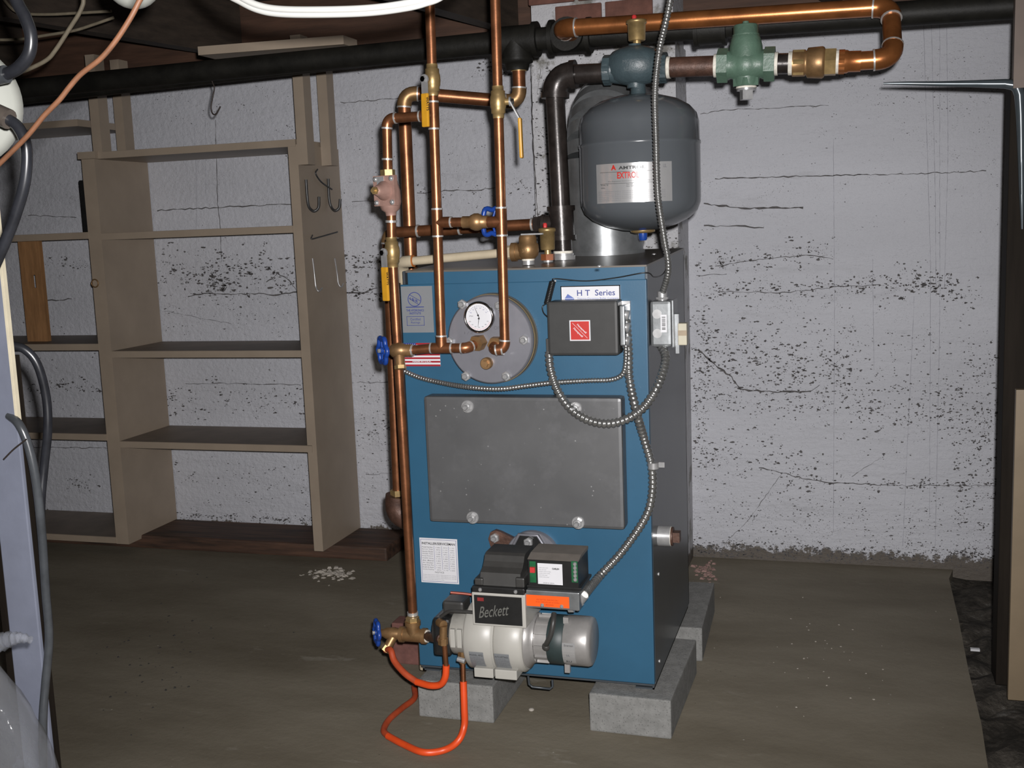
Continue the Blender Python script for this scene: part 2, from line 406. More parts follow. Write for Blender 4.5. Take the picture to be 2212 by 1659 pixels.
# wall cracks and chips, placed from the photograph on the wall plane
def onwall(px, py): 
    return Y(px, py, YW-.0014)
def onchim(px, py): return Y(px, py, CF-.0014)
def crack(pts, w0, mat=pitm, on=onwall, parent=wall, jit=1.6, name='crack'):
    P = []; 
    for i in range(len(pts)-1):
        (ax, ay), (bx, by) = pts[i], pts[i+1]; n = max(2, int(abs(bx-ax)+abs(by-ay))//9)
        for k in range(n):
            t = k/n; P.append((ax+(bx-ax)*t+random.uniform(-jit,jit)*.5, ay+(by-ay)*t+random.uniform(-jit,jit)))
    P.append(pts[-1]); q = [on(*p) for p in P]
    ws = [w0*.00163*random.uniform(.35,1.5) for _ in q]
    return part(name, G().ribbon(q, lambda i: ws[i], (0,-1,0)), mat, parent)
for pts, w0 in (
    ([(1512,247),(1560,238),(1700,232),(1790,228)], 1.2), ([(1545,386),(1650,383),(1860,377)], 2.0), ([(1800,379),(1990,375),(2130,369)], 1.4),
    ([(1520,440),(1560,445),(1610,450),(1650,448),(1735,449)], 3.4), ([(1520,488),(1600,489),(1650,492)], 2.6), ([(1545,575),(1600,567),(1680,556),(1750,552),(1800,560)], 1.6),
    ([(1505,596),(1570,592)], 1.2), ([(1550,630),(1700,632),(1800,620),(1900,615)], 1.3), ([(1508,755),(1540,785),(1580,815),(1600,842),(1680,847),(1752,845)], 3.2),
    ([(1752,845),(1770,832)], 1.4), ([(1640,1010),(1690,1022),(1740,1035),(1800,1043),(1940,1049)], 1.8), ([(1940,1049),(2060,1048),(2150,1050)], 1.2),
    ([(1565,1175),(1620,1120),(1690,1020)], .9), ([(1840,1030),(1900,990)], .8), ([(760,437),(800,434),(840,433)], 1.2), ([(900,418),(960,412),(1040,410),(1080,403)], 1.8), 
    ([(735,222),(860,212)], 1.3), ([(340,455),(470,448),(640,440)], 2.0), ([(405,640),(450,632),(500,636),(560,634),(600,638),(650,628)], 2.4), ([(575,610),(600,592),(625,605),(640,628)], 1.8),
    ([(745,632),(780,634),(815,622)], 2.6), ([(60,465),(165,470)], 1.4), ([(95,650),(155,646)], 2.4), ([(355,672),(500,700)], .8), ([(400,830),(520,828),(650,832)], 1.4),
    ([(770,826),(860,826)], 1.2), ([(465,260),(470,440),(477,500),(478,560)], 1.4), ([(60,966),(230,968)], 1.6), ([(790,1025),(850,1022)], .9), ([(690,1),(691,2)], .1)):
    crack(pts, w0)
for pts in ([(1995,48),(2010,560),(2008,1120)], [(2012,50),(2020,400),(2022,640)], [(2030,48),(2030,700),(2020,1180)], [(2045,60),(2048,330),(2040,620)], [(1885,560),(1888,800),(1802,1150)][:2], [(1800,300),(1803,640),(1800,1150)],
            [(420,270),(425,420),(424,520)], [(443,250),(445,430)], [(1975,640),(1950,1180)]):
    crack(pts, .9, faint, jit=.7, name='pencil_line')
for pts, w0 in (([(1148,135),(1150,260),(1158,420),(1166,520)], 1.8), ([(1168,150),(1160,200)], 1.0)): crack(pts, w0, on=onchim, parent=chim)
def chips(zones, on, parent, seed):
    random.seed(seed); g = G()
    for (xa, ya, xb, yb, n, s0, s1, tilt) in zones:
        for _ in range(n):
            x = random.uniform(xa, xb); t = (x-xa)/(xb-xa)
            y = (ya+yb)/2+tilt*(t-.5)*2+random.gauss(0, (yb-ya)/3.4)
            for _c in range(random.choice((1,1,2,2,3,5))):
                s = .58*(s0+(s1-s0)*random.random()**3.0); a = random.uniform(.7, 2.3); k = random.randint(5, 7); ph = random.random()*6
                pts = [(x+cos(ph+2*pi*i/k)*s*a*random.uniform(.35,1.25), y-sin(ph+2*pi*i/k)*s*random.uniform(.3,1.2)) for i in range(k)]
                g.add([on(*p) for p in pts], [list(range(k))])
                x += random.gauss(0, 6); y += random.gauss(0, 3.2)
    o = part('paint_chip', g, pitm, parent); o['kind'] = 'stuff'
chips([(1500,690,2160,960,900,.8,4.2,10), (1500,700,1850,840,420,.8,5,20), (1500,530,1800,580,120,1,5.5,-15), (1540,600,2080,640,260,.8,5,-8), (1900,580,2120,650,120,1,6,22),
       (1820,120,2150,260,150,.6,2.4,0), (1500,830,1800,900,120,.8,3.5,0), (1820,860,2160,930,180,.9,5,15), (1500,940,1640,1040,120,.9,5,0), (1640,960,1780,1050,70,1,6,20), (1700,1035,2150,1055,110,.9,5,2),
       (1500,1060,2160,1190,500,.7,3.2,0), (1500,1175,2160,1212,700,.9,4.5,6), (2060,850,2165,1200,320,.8,4.5,0), (1520,60,2160,560,260,.5,2.2,0), (1495,520,1530,1000,160,.8,4,0),
       (340,540,660,640,330,.9,5.5,5), (450,560,520,640,120,1,6,0), (340,640,670,740,160,.6,2.6,0), (340,820,690,900,220,.7,4.2,0), (350,980,690,1110,160,.6,3,0), (370,1110,690,1128,160,.8,3.5,5),
       (740,540,860,600,110,.9,5.5,0), (740,610,830,650,60,1,5,0), (760,700,870,1150,220,.6,2.8,0), (780,900,860,960,50,1,4,0), (740,150,1150,430,200,.5,2.4,0), (1030,130,1110,165,50,1,5,0), (900,395,1150,425,70,.8,3.5,-8),
       (330,140,640,300,90,.5,2.2,0), (600,270,650,340,25,1,3.4,0), (80,550,190,580,40,1,4,6), (60,820,210,850,60,1,5,0), (60,660,210,1060,110,.5,2.6,0), (150,1030,210,1060,30,1,4,0)], onwall, wall, 5)
chips([(1155,80,1190,520,160,.7,4.5,0), (1235,90,1455,190,90,.7,4,0), (1395,500,1475,545,25,1,4,0)], onchim, chim, 6)
# ================================================================ SHELVING ON THE WALL
SF = 3.52; SB = YW-.006
rx1 = -1.822; rx0 = rx1-.036; lx1 = -2.645; lx0 = lx1-.056
root = thing('wall_shelf', 'tall beige painted wooden shelving built against the white wall', 'shelf', (-2.3, 3.7, .05))
zL = Y(260,1175,SF).z; zR = Y(694,1191,SF).z; zt = Y(640,312,SF).z
def upright(x0, x1, z0, z1): part('upright', G().box((x0,SF,z0),(x1,SB,z1)), beige, root)
upright(rx0, rx1, zR, zt); upright(lx0, lx1, zL, zt)
def shelf(xa, xb, z, th=.024, dep=SB, front=SF-.003):
    g = G().box((xa,front,z-th),(xb,dep,z)); o = part('shelf', g, beige, root)
    t = part('dusty_top', G().box((xa+.002,front+.003,z-.0005),(xb-.002,dep,z+.0008)), beige_d, o); return o
zs = [Y(430,322,SF).z+.012, Y(430,502,SF).z+.01, Y(450,765,SF).z+.012, Y(470,965,SF).z+.012]
shelf(lx1-.03, rx1-.005, zs[0]); 
for z in zs[1:3]: shelf(lx1, rx0, z)
shelf(lx1, rx0+.02, zs[3])
LX = -3.9
for (px, py) in ((130,268),(110,512),(150,750),(150,943),(160,1162)): shelf(LX, lx0, Y(px,py,SF).z+.012)
part('upright', G().box((LX-.04,SF,zL),(LX,SB,zt)), beige, root)
# thin posts that carry the shelves up to the joists
for (px0, px1, py, yy, top_) in ((192,226,330,SF-.002,1.99), (262,299,338,3.66,1.99), (641,672,350,SF-.002,1.99), (694,722,352,3.70,1.99)):
    a = Y(px0, py, yy); 
    wdt = .045; x = lx1 if px0 < 400 else rx1
    g = G().box((x,yy,a.z-.01),(x+wdt*.85,yy+.055,1.86)); part('post', g, beige, root)
part('ledge', G().box((lx0+.0,SF-.02,zt-.005),(lx1+.02,SB,zt+.02)), beige, root)
# loose board lying over the main pipe
a = Y(440,113,2.95); b = Y(752,89,2.95)
solo('loose_board', 'narrow beige painted board lying along the top of the black pipe', 'board', G().hexa([a+V((0,-.03,-.012)),b+V((0,-.03,-.012)),b+V((0,.06,-.012)),a+V((0,.06,-.012)),a+V((0,-.03,.012)),b+V((0,-.03,.012)),b+V((0,.06,.012)),a+V((0,.06,.012))]), beige)
# things on the left bay
b0 = Y(70,750,3.62); zz = Y(150,750,SF).z+.014; a = Y(42,525,3.62); wd = .085
g = G().box((b0.x-.055,3.60,zz),(b0.x+.03,3.618,zz+.40)); P0 = Y(50,640,3.60).x; wd = Y(95,640,3.60).x-P0
hz0 = Y(62,622,3.60).z
g = G().box((P0,3.60,zz),(P0+wd,3.618,hz0)).box((P0,3.60,hz0+.05),(P0+wd,3.618,zz+.40)).box((P0,3.60,hz0),(P0+wd*.45,3.618,hz0+.05)).box((P0+wd*.68,3.60,hz0),(P0+wd,3.618,hz0+.05))
solo('wood_plank', 'bare orange-brown plank with a slot standing on the left shelf', 'plank', g, wood_orange)
zz = Y(110,512,SF).z+.014
t = thing('black_case', 'flat black case with a wire handle standing beside the left shelf upright', 'case', (lx0-.03,3.62,zz))
part('case_body', G().cbox((lx0-.045,3.55,zz),(lx0-.012,3.75,zz+.19),.004), blackp, t)
part('handle', G().tube(cat([V((lx0-.045,3.6,zz+.065)),V((lx0-.058,3.6,zz+.08)),V((lx0-.058,3.6,zz+.10)),V((lx0-.045,3.6,zz+.12))]), .0022, 6), wire_dk, t)
# hooks on the right upright (its outer face)
def hookpts(pp): return cat([X(px, py, rx1+d) for px, py, d in pp], 6)
def hook(label, pp, r, mat=hook_m, flat=False, group=None):
    pts = hookpts(pp)
    return solo('metal_hook', label, 'hook', G().tube(pts, r, 7), mat, group)
hook('flat grey J-shaped hook nearest the shelf front, second row', [(661,388,.006),(664,430,.006),(668,448,.012),(678,456,.03),(688,448,.045),(689,425,.05)], .005)
hook('flat grey J-shaped hook nearest the wall, second row', [(709,386,.006),(711,430,.006),(716,448,.012),(724,455,.03),(733,448,.045),(735,430,.05)], .005)
hook('dark bent spike above the J-shaped hooks', [(686,366,.004),(682,375,.006),(694,393,.008),(717,409,.012)], .003)
hook('straight dark nail hook below the J-shaped hooks', [(675,508,.004),(673,516,.012),(690,512,.02),(729,501,.03)], .0026)
hook('thin bright screw hook nearest the shelf front, lowest row', [(675,558,.005),(679,590,.006),(682,618,.008),(688,629,.018),(696,622,.024)], .0028, zinc)
hook('thin bright screw hook nearest the wall, lowest row', [(723,558,.005),(728,590,.006),(731,612,.008),(737,620,.016),(742,612,.022)], .0028, zinc)
c0 = Y(205,612,SF-.006)
solo('hanging_ring', 'small tarnished ring hanging on the left shelf upright', 'ring', G().tube([c0+V((cos(a_*pi/10),0,sin(a_*pi/10)))*.0145 for a_ in range(21)], .0024, 6, False), bronze)
# timber sleeper on the floor against the wall
bz = Y(800,1160,3.68); t0 = Z(806,1226,0)
solo('timber_sleeper', 'dark stained timber lying along the foot of the wall under the shelves', 'timber', G().cbox((-3.2,3.60,0),(Y(835,1190,3.6).x,3.845,.052),.008), timber)
# ================================================================ CONCRETE BLOCKS
BZ = .095
cb = mesh('concrete_block', G().cbox((-.0975,0,0),(.0975,.39,BZ),.004), V((0,0,0)), block_m)
def cblock(x, y, rz, label):
    o = bpy.data.objects.new('concrete_block', cb); COL.objects.link(o); o.location = (x, y, 0); o.rotation_euler = (0,0,rz)
    ORG[o.name] = V((x,y,0)); return tag(o, label, 'block', 'concrete blocks under the boiler')
cblock(-.921, 2.42, 0.0, 'grey concrete block under the left front corner of the boiler, beside the hose')
cblock(-.490, 2.43, -.02, 'grey concrete block under the right front corner of the boiler')
cblock(-.478, 2.90, .03, 'grey concrete block under the right rear corner of the boiler')
cblock(-.93, 2.90, 0, 'grey concrete block under the left rear corner of the boiler, mostly hidden')
# ================================================================ BOILER
BF, BB = 2.47, 3.06; BX0, BX1 = -1.030, -.437; BT = 1.10; FB, FT = .113, 1.066
boiler = thing('boiler', 'tall blue sheet-metal boiler standing on concrete blocks', 'boiler', ((BX0+BX1)/2, (BF+BB)/2, BZ))
part('front_panel', G().cbox((BX0,BF,FB),(BX1,BF+.018,FT),.002), blue, boiler)
part('header_strip', G().box((BX0+.018,BF+.006,FT-.002),(BX1-.004,BF+.02,BT-.006)), blue, boiler)
for xx in (BX1-.006, BX0):
    part('side_panel', G().hexa([V((xx,BF+.019,BZ+.012)),V((xx+.006,BF+.019,BZ+.012)),V((xx+.006,BB,BZ+.012)),V((xx,BB,BZ+.012)),V((xx,BF+.019,BT-.003)),V((xx+.006,BF+.019,BT-.003)),V((xx+.006,BB,BT+.014)),V((xx,BB,BT+.014))]), sidegrey, boiler)
part('back_panel', G().box((BX0,BB-.006,BZ+.012),(BX1,BB,BT-.002)), sidegrey, boiler)
TB_ = BT+.017
part('top_panel', G().hexa([V((BX0+.014,BF+.003,BT-.006)),V((BX1+.001,BF+.003,BT-.006)),V((BX1+.001,BB,TB_-.006)),V((BX0+.014,BB,TB_-.006)),V((BX0+.014,BF+.003,BT-.002)),V((BX1+.001,BF+.003,BT-.002)),V((BX1+.001,BB,TB_)),V((BX0+.014,BB,TB_))]), topgrey, boiler)
for s, x in ((1,BX0+.003),(-1,BX1-.003)):
    part('base_rail', G().box((x,BF+.012,BZ),(x+s*.045,BB,BZ+.004)).box((x,BF+.012,BZ),(x+s*.004,BB,BZ+.022)), sidegrey, boiler)
part('bottom_flange', G().box((BX0+.004,BF-.001,FB-.004),(BX1-.004,BF+.03,FB)), sidegrey, boiler)
bl = Y(1175,1470,2.44); part('bottom_bracket', G().tube([Y(1141,1460,2.49), Y(1143,1478,2.49), Y(1150,1484,2.49), Y(1188,1488,2.49), Y(1194,1483,2.49), Y(1193,1468,2.49)], .003, 6), sidegrey, boiler)
scr = mesh('screw', G().lathe((0,0,0),(0,0,1),[(0,.0045),(.0015,.0045),(.003,.0025)],10), V((0,0,0)), zinc)
qside = EZ.rotation_difference(EX); qfront = EZ.rotation_difference(-EY)
for px, py in ((1422,1240),(1424,1428),(1428,1470),(1440,1470),(1500,1206),(1495,1330)): 
    p = X(px, py, BX1); 
    if p.y > BF+.02 and p.y < BB: inst('screw', scr, boiler, p, qside)
for px, py in ((1413,588),(1466,560)): p = Z(px, py, BT); inst('screw', scr, boiler, (min(p.x,BX1-.02), min(p.y,BB-.03), BT+.013))
# access cover
a, b = Y(914,856,BF-.05), Y(1349,1146,BF-.05)
cov = part('access_cover', G().cbox((a.x,BF-.050,b.z),(b.x,BF-.001,a.z),.008), alu, boiler)
bolt = G().lathe((0,0,0),(0,0,1),[(0,.015),(.002,.015),(.0025,.0142)],18).lathe((0,0,.0025),(0,0,1),[(0,.0105),(.007,.0105),(.008,.009)],6,True,False).lathe((0,0,.0025),(0,0,1),[(0,.0055),(.020,.0055),(.021,.0045)],12)
bolt_me = mesh('bolt', bolt, V((0,0,0)), zinc)
for px, py in ((1010,878),(1243,882),(1021,1118),(1249,1129)): inst('bolt', bolt_me, cov, Y(px,py,BF-.050), qfront)
# round coil flange
fc = Y(1060,733,BF-.03); R_ = .1035
fl_ = part('coil_flange', G().lathe((fc.x,BF-.038,fc.z),(0,1,0),[(0,R_-.004),(.003,R_),(.016,R_),(.017,R_-.002)],64), alu_flange, boiler)
part('gasket', G().lathe((fc.x,BF-.022,fc.z),(0,1,0),[(0,R_+.0012),(.022,R_+.0012)],64), M('olive_gasket',(.16,.115,.05,1),.6), fl_)
part('backing_ring', G().lathe((fc.x,BF-.004,fc.z),(0,1,0),[(0,R_+.003),(.005,R_+.003)],64), sidegrey, fl_)
nut = G().lathe((0,0,0),(0,0,1),[(0,.0115),(.008,.0115),(.0092,.0098)],6,True,False).lathe((0,0,0),(0,0,1),[(0,.006),(.018,.006),(.019,.005)],12)
nut_me = mesh('hex_nut', nut, V((0,0,0)), zinc)
for px, py in ((1000,657),(972,738),(1008,812),(1095,812),(1133,734),(1080,660)): inst('hex_nut', nut_me, fl_, Y(px,py,BF-.038), qfront)
p = Y(1051,785,BF-.045)
part('brass_plug', G().lathe((p.x,BF-.052,p.z),(0,1,0),[(0,.0125),(.002,.014),(.015,.014)],24).hexn((p.x,BF-.06,p.z),(p.x,BF-.05,p.z),.008), bronze, fl_)
text('1/2', Y(1003,722,BF-.0385), EX, EZ, .006, greyink, fl_, .022); text('OF', Y(1067,712,BF-.0385), EX, EZ, .008, greyink, fl_, .014)
# plates and stickers
def plate(name, px0, py0, px1, py1, mat, th=.001, y=BF, lab=None):
    a, b = Y(px0,py0,y), Y(px1,py1,y)
    return part(name, G().box((a.x,y-th,b.z),(b.x,y+.0005,a.z)), mat, boiler, lab), a.x, b.x, b.z, a.z, y-th-.0004
pl, xa, xb, za, zb, yy = plate('certification_plate', 866, 619, 938, 718, grey_lab, lab='grey plate with blue printed emblem')
cx = (xa+xb)/2-.006; zc = zb-.031; R0 = .0165
ring = [V((cx+cos(t*pi/16)*R0, yy, zc+sin(t*pi/16)*R0)) for t in range(33)]
part('emblem', G().ribbon(ring, .0016, (0,-1,0)).ribbon([V((cx-.012,yy,zc+.011)),V((cx+.0145,yy,zc-.004))][::-1]+[], .0012, (0,-1,0)).ribbon([V((cx-.0145,yy,zc+.003)),V((cx+.010,yy,zc-.0125))][::-1], .0012, (0,-1,0)).box((cx-.023,yy,zc-R0-.0028),(cx+.023,yy+.0003,zc-R0-.001)), navy, pl)
text('I·B·R', V((cx-.0115,yy,zc-.0005)), V((.92,0,-.38)), EZ, .0062, navy, pl, .022, bold=.02)
text('THE HYDRONICS', V((cx,yy,zc-.029)), EX, EZ, .0052, navy, pl, .045, center=True, bold=.02)
text('INSTITUTE', V((cx,yy,zc-.036)), EX, EZ, .0052, navy, pl, .029, center=True, bold=.02)
g = G(); x_, z_ = cx-.0225, zc-.063
for q in ((x_,z_,.045,.001),(x_,z_+.0215,.045,.001),(x_,z_,.001,.0225),(x_+.044,z_,.001,.0225)): g.box((q[0],yy,q[1]),(q[0]+q[2],yy+.0003,q[1]+q[3]))
part('printed_frame', g, navy, pl)
text('Certified', V((cx,yy,z_+.0125)), EX, EZ, .006, navy, pl, .026, center=True); text('Ratings', V((cx,yy,z_+.004)), EX, EZ, .006, navy, pl, .023, center=True)
pl, xa, xb, za, zb, yy = plate('flag_sticker', 871, 741, 952, 791, white_lab, lab='flag sticker with red and white stripes')
hh = (zb-za)/13
for i in range(0, 13, 2):
    if i == 4: part('stripe', G().box((xa,yy,zb-hh*(i+1)),(xb,yy+.0003,zb-hh*i)), flagred, pl)
    else: part('stripe', G().box((xa,yy,zb-hh*(i+1)),(xb,yy+.0003,zb-hh*i)), flagred, pl)
part('star_field', G().box((xa,yy-.0003,zb-hh*7),(xa+.033,yy,zb)), navy, pl)
g = G()
for r in range(6):
    for c_ in range(6): g.box((xa+.003+c_*.0052+(r%2)*.0024,yy-.0005,zb-.0035-r*.0043),(xa+.0045+c_*.0052+(r%2)*.0024,yy-.0003,zb-.002-r*.0043))
part('stars', g, white_lab, pl)
text('MADE IN U.S.A.', V(((xa+xb)/2,yy-.0006,zb-hh*10.75)), EX, EZ, hh*.72, white_lab, pl, .048, center=True, bold=.03)
pl, xa, xb, za, zb, yy = plate('name_plate', 1212, 618, 1341, 652, white_lab, .004, lab='white name plate with blue lettering')
g = G()
for q in ((xa,za,xb-xa,.002),(xa,zb-.002,xb-xa,.002),(xa,za,.002,zb-za),(xb-.002,za,.002,zb-za)): g.box((q[0],yy-.0012,q[1]),(q[0]+q[2],yy+.0005,q[1]+q[3]))
part('plate_rim', g, chrome, pl)
text('H T  Series', V((xa+.038,yy,zb-.023)), EX, EZ, .0135, navy, pl, .088, bold=.01)
text('Thermo-Dynamics Boiler Company', V((xa+.038,yy,zb-.032)), EX, EZ, .0052, M('pale_blue_ink',(.08,.12,.33,1),.5), pl, .096)
part('maker_emblem', G().add([V((xa+.009,yy,zb-.028)),V((xa+.016,yy,zb-.018)),V((xa+.022,yy,zb-.022)),V((xa+.031,yy,zb-.028))],[(0,1,2,3)]).box((xa+.009,yy,zb-.031),(xa+.031,yy+.0002,zb-.029)), M('pale_blue_ink',(.08,.12,.33,1)), pl)
pl, xa, xb, za, zb, yy = plate('instruction_sticker', 906, 1161, 992, 1262, white_lab, lab='white printed instruction sticker')
Wd, Hd = xb-xa, zb-za; g = G()
for q in ((.03,.03,.94,.006),(.03,.965,.94,.006),(.03,.03,.008,.94),(.962,.03,.008,.94)): g.box((xa+q[0]*Wd,yy,za+q[1]*Hd),(xa+(q[0]+q[2])*Wd,yy+.0003,za+(q[1]+q[3])*Hd))
for c_ in (.38,.58,.76): g.box((xa+c_*Wd,yy,za+.30*Hd),(xa+c_*Wd+.0005,yy+.0003,za+.83*Hd))
part('printed_lines', g, navy, pl)
text('INSTALLER/SERVICEMAN', V(((xa+xb)/2,yy,zb-Hd*.145)), EX, EZ, Hd*.055, ink, pl, Wd*.88, center=True, bold=.02)
for i, s_ in enumerate(('Model Number','Burner Type','Nozzle Model','Nozzle Type','Pump Pressure','Head/Air Setting','Air Band','Air Shutter','Draft Over Fire','Draft At Stack','Smoke Reading')):
    z_ = zb-Hd*(.215+i*.05); text(s_, V((xa+Wd*.06,yy,z_)), EX, EZ, Hd*.028, ink, pl, Wd*.29)
    for c_ in (.43,.62,.80): text(('HT 85','1.10','80 W','140','0.05','AFG')[(i*2+int(c_*9))%6], V((xa+Wd*c_,yy,z_)), EX, EZ, Hd*.022, greyink, pl, Wd*.11)
text('NOTICE', V(((xa+xb)/2,yy,za+Hd*.225)), EX, EZ, Hd*.035, ink, pl, Wd*.24, center=True)
for i in range(4): text('Follow instructions before adjusting burner settings', V((xa+Wd*.06,yy,za+Hd*(.17-i*.035))), EX, EZ, Hd*.02, greyink, pl, Wd*(.88 if i < 3 else .55))
# side drain stub
p = X(1418,1163,BX1); py_ = p.y+.03; pz = p.z-.002
st = part('side_stub', G().cyl((BX1-.01,py_,pz),(BX1+.030,py_,pz),.0245), zinc, boiler, 'bright pipe stub closed by a square plug')
part('plug', G().cyl((BX1+.029,py_,pz),(BX1+.036,py_,pz),.0225).obox(V((BX1+.043,py_,pz)),EX,EY,EZ,.009,.012,.012), steel_rust, st)
part('thread_tape', G().cyl((BX1+.026,py_,pz),(BX1+.031,py_,pz),.0237), ptfe, st)
# ---------------- pressure gauge
gc = Y(1035,685,BF-.055); GY = gc.y
gg = thing('pressure_gauge', 'round chrome dial gauge on the silver flange', 'gauge', (gc.x,BF-.038,gc.z-.037))
part('gauge_case', G().lathe((gc.x,GY-.002,gc.z),(0,1,0),[(0,.0335),(.019,.0335)],40), blackp, gg)
part('bezel', G().lathe((gc.x,GY-.006,gc.z),(0,1,0),[(.003,.0305),(0,.0325),(0,.0345),(.003,.0365),(.009,.0365)],48,False), chrome, gg)
d_ = part('dial', G().lathe((gc.x,GY-.0032,gc.z),(0,1,0),[(0,.0315),(.001,.0315)],40), white_lab, gg)
g = G()
for i in range(25):
    t = radians(205+i*130/24); r1 = .027; r2 = .0295; dd = V((cos(t),0,sin(t))); g.ribbon([V((gc.x,GY-.0036,gc.z))+dd*r1, V((gc.x,GY-.0036,gc.z))+dd*r2], .0006, (0,-1,0))
part('scale_marks', g, red_p, d_)
g = G()
for i in range(13):
    t = radians(150-i*120/12); dd = V((cos(t),0,sin(t))); g.ribbon([V((gc.x,GY-.0036,gc.z))+dd*.0245, V((gc.x,GY-.0036,gc.z))+dd*.0275], .0006, (0,-1,0))
part('scale_marks', g, navy, d_)
def needle(dx, dz, cx_, cz_, L):
    d = V((dx,0,dz)).normalized(); c = V((gc.x+cx_,GY-.0042,gc.z+cz_))
    part('needle', G().ribbon([c-d*.004, c+d*L], lambda i: .0016 if i == 0 else .0006, (0,-1,0)).lathe(c-V((0,.0008,0)),(0,1,0),[(0,.0022),(.001,.0022)],12), ink, gg)
needle(-.42,1,-.001,.0045,.02); needle(-.14,-1,.0005,-.003,.02)
text('PSI', V((gc.x-.022,GY-.0036,gc.z+.0015)), EX, EZ, .0025, ink, gg, .008)
for i, n_ in enumerate(('80','120','160','200','240','280','320')):
    t = radians(205+i*130/6); text(n_, V((gc.x+cos(t)*.0235,GY-.0036,gc.z+sin(t)*.0235-.001)), EX, EZ, .0024, ink, gg, .0045, center=True)
for i, n_ in enumerate(('0','15','30','45','60','75')):
    t = radians(150-i*120/5); text(n_, V((gc.x+cos(t)*.021,GY-.0036,gc.z+sin(t)*.021-.001)), EX, EZ, .0024, navy, gg, .0035, center=True)
# ================================================================ AQUASTAT CONTROL BOX
A0 = BF-.065; a, b = Y(1180,652,A0), Y(1336,768,A0)
aq = thing('control_box', 'dark grey control box with a square red sticker on the blue boiler', 'control box', ((a.x+b.x)/2,BF-.03,b.z))
part('cover', G().cbox((a.x,A0,b.z),(b.x,BF-.004,a.z),.006), aquag, aq)
part('back_plate', G().box((a.x-.004,BF-.012,b.z+.012),(b.x+.018,BF-.001,a.z-.005)), zinc, aq)
sx, sz0 = b.x, (a.z+b.z)/2
part('wiring_flange', G().cbox((sx+.002,A0+.012,b.z+.02),(sx+.013,BF-.008,a.z-.012),.003), galv, aq)
for dz in (.028,0,-.03): part('cable_clamp', G().lathe((sx+.008,A0+.03,sz0+dz),(1,0,-.2),[(0,.010),(.012,.011),(.013,.006)],12), zinc, aq)
part('bulb_clip', G().box((a.x-.009,A0+.02,b.z+.006),(a.x-.001,BF-.01,b.z+.036)), darkplastic, aq)
a2, b2 = Y(1230,692,A0), Y(1276,736,A0)
stk = part('red_sticker', G().box((a2.x,A0-.0008,b2.z),(b2.x,A0+.0003,a2.z)), white_lab, aq)
part('red_field', G().cbox((a2.x+.0025,A0-.0012,b2.z+.0025),(b2.x-.0025,A0-.0004,a2.z-.0025),.0003), red_p, stk)
mid = V(((a2.x+b2.x)/2,A0-.0016,(a2.z+b2.z)/2)); dg = V((.70,0,-.71)); dn = V((.71,0,.70))
part('diagonal_line', G().ribbon([mid-dg*.024,mid+dg*.024], .0007, (0,-1,0)), white_lab, stk)
text('Honeywell', mid+dn*.0028, dg, dn, .0055, white_lab, stk, .028, center=True, bold=.02); text('Honeywell', mid-dn*.009, dg, dn, .0055, white_lab, stk, .028, center=True, bold=.02)
# capillary wire with coiled spare
cw = thing('capillary_wire', 'thin black capillary wire with a coiled grip above the control box', 'wire', Y(1180,660,BF-.03))
t0, t1 = Y(1194,607,BF-.012), Y(1182,655,BF-.02)
hel = [t0.lerp(t1, i/140)+V((cos(i*pi/5)*.006,sin(i*pi/5)*.006,0)) for i in range(141)]
part('coil', G().tube(hel, .0024, 6), blackp, cw)
part('wire', G().tube(cat([t0, Y(1200,602,BF-.006), Y(1265,607,BF-.003), Y(1330,600,BF-.003), Y(1395,589,BF-.004), Y(1413,598,BF+.03), Y(1432,592,BF+.1), Y(1447,565,BF+.15)]), .0014, 6), blackp, cw)
part('tail', G().tube(cat([t1, Y(1172,662,BF-.02), Y(1174,675,BF-.024), Y(1182,684,BF-.03)]), .0014, 6), blackp, cw)
# ================================================================ SWITCH BOX ON THE SIDE
a = X(1420,650,BX1+.0); 
sy0 = BF+.028; sx0, sx1 = BX1+.002, BX1+.056
zt_, zb_ = Y(1445,650,sy0).z, Y(1445,750,sy0).z
sb = thing('switch_box', 'galvanized electrical switch box on the side of the boiler', 'switch box', (BX1+.03,sy0+.03,zb_))
part('box', G().cbox((sx0,sy0,zb_),(sx1-.006,sy0+.06,zt_),.007), galv, sb)
part('cover_plate', G().cbox((sx1-.006,sy0-.003,zb_-.002),(sx1,sy0+.063,zt_+.002),.003), galv, sb)
for z_ in (.3,.72):
    part('knockout', G().lathe((sx0+.016,sy0-.0004,zb_+(zt_-zb_)*z_),(0,1,0),[(0,.0105),(.001,.0105)],20), zinc, sb)
pl_ = part('bar_code_label', G().box((sx0+.024,sy0-.0008,zb_+.034),(sx0+.038,sy0+.0002,zb_+.074)), white_lab, sb)
g = G(); random.seed(2)
for i in range(14): g.box((sx0+.027,sy0-.0012,zb_+.040+i*.0022),(sx0+.035,sy0-.0009,zb_+.040+i*.0022+random.uniform(.0006,.0016)))
part('bars', g, ink, pl_)
part('connector', G().cyl((BX1+.026,sy0+.03,zt_),(BX1+.026,sy0+.03,zt_+.02),.011).hexn((BX1+.026,sy0+.03,zt_+.002),(BX1+.026,sy0+.03,zt_+.007),.015), zinc, sb)
zm = Y(1490,720,sy0+.03).z
sw = part('switch', G().cbox((sx1+.006,sy0+.018,zm-.026),(sx1+.026,sy0+.046,zm+.024),.002), cream, sb, 'cream switch body')
part('toggle', G().box((sx1+.0062,sy0+.0172,zm-.004),(sx1+.0262,sy0+.02,zm+.008)), M('tan_toggle',(.26,.20,.13,1)), sw)
part('mounting_yoke', G().box((sx1,sy0+.02,zm-.045),(sx1+.008,sy0+.044,zm+.045)), galv, sw)
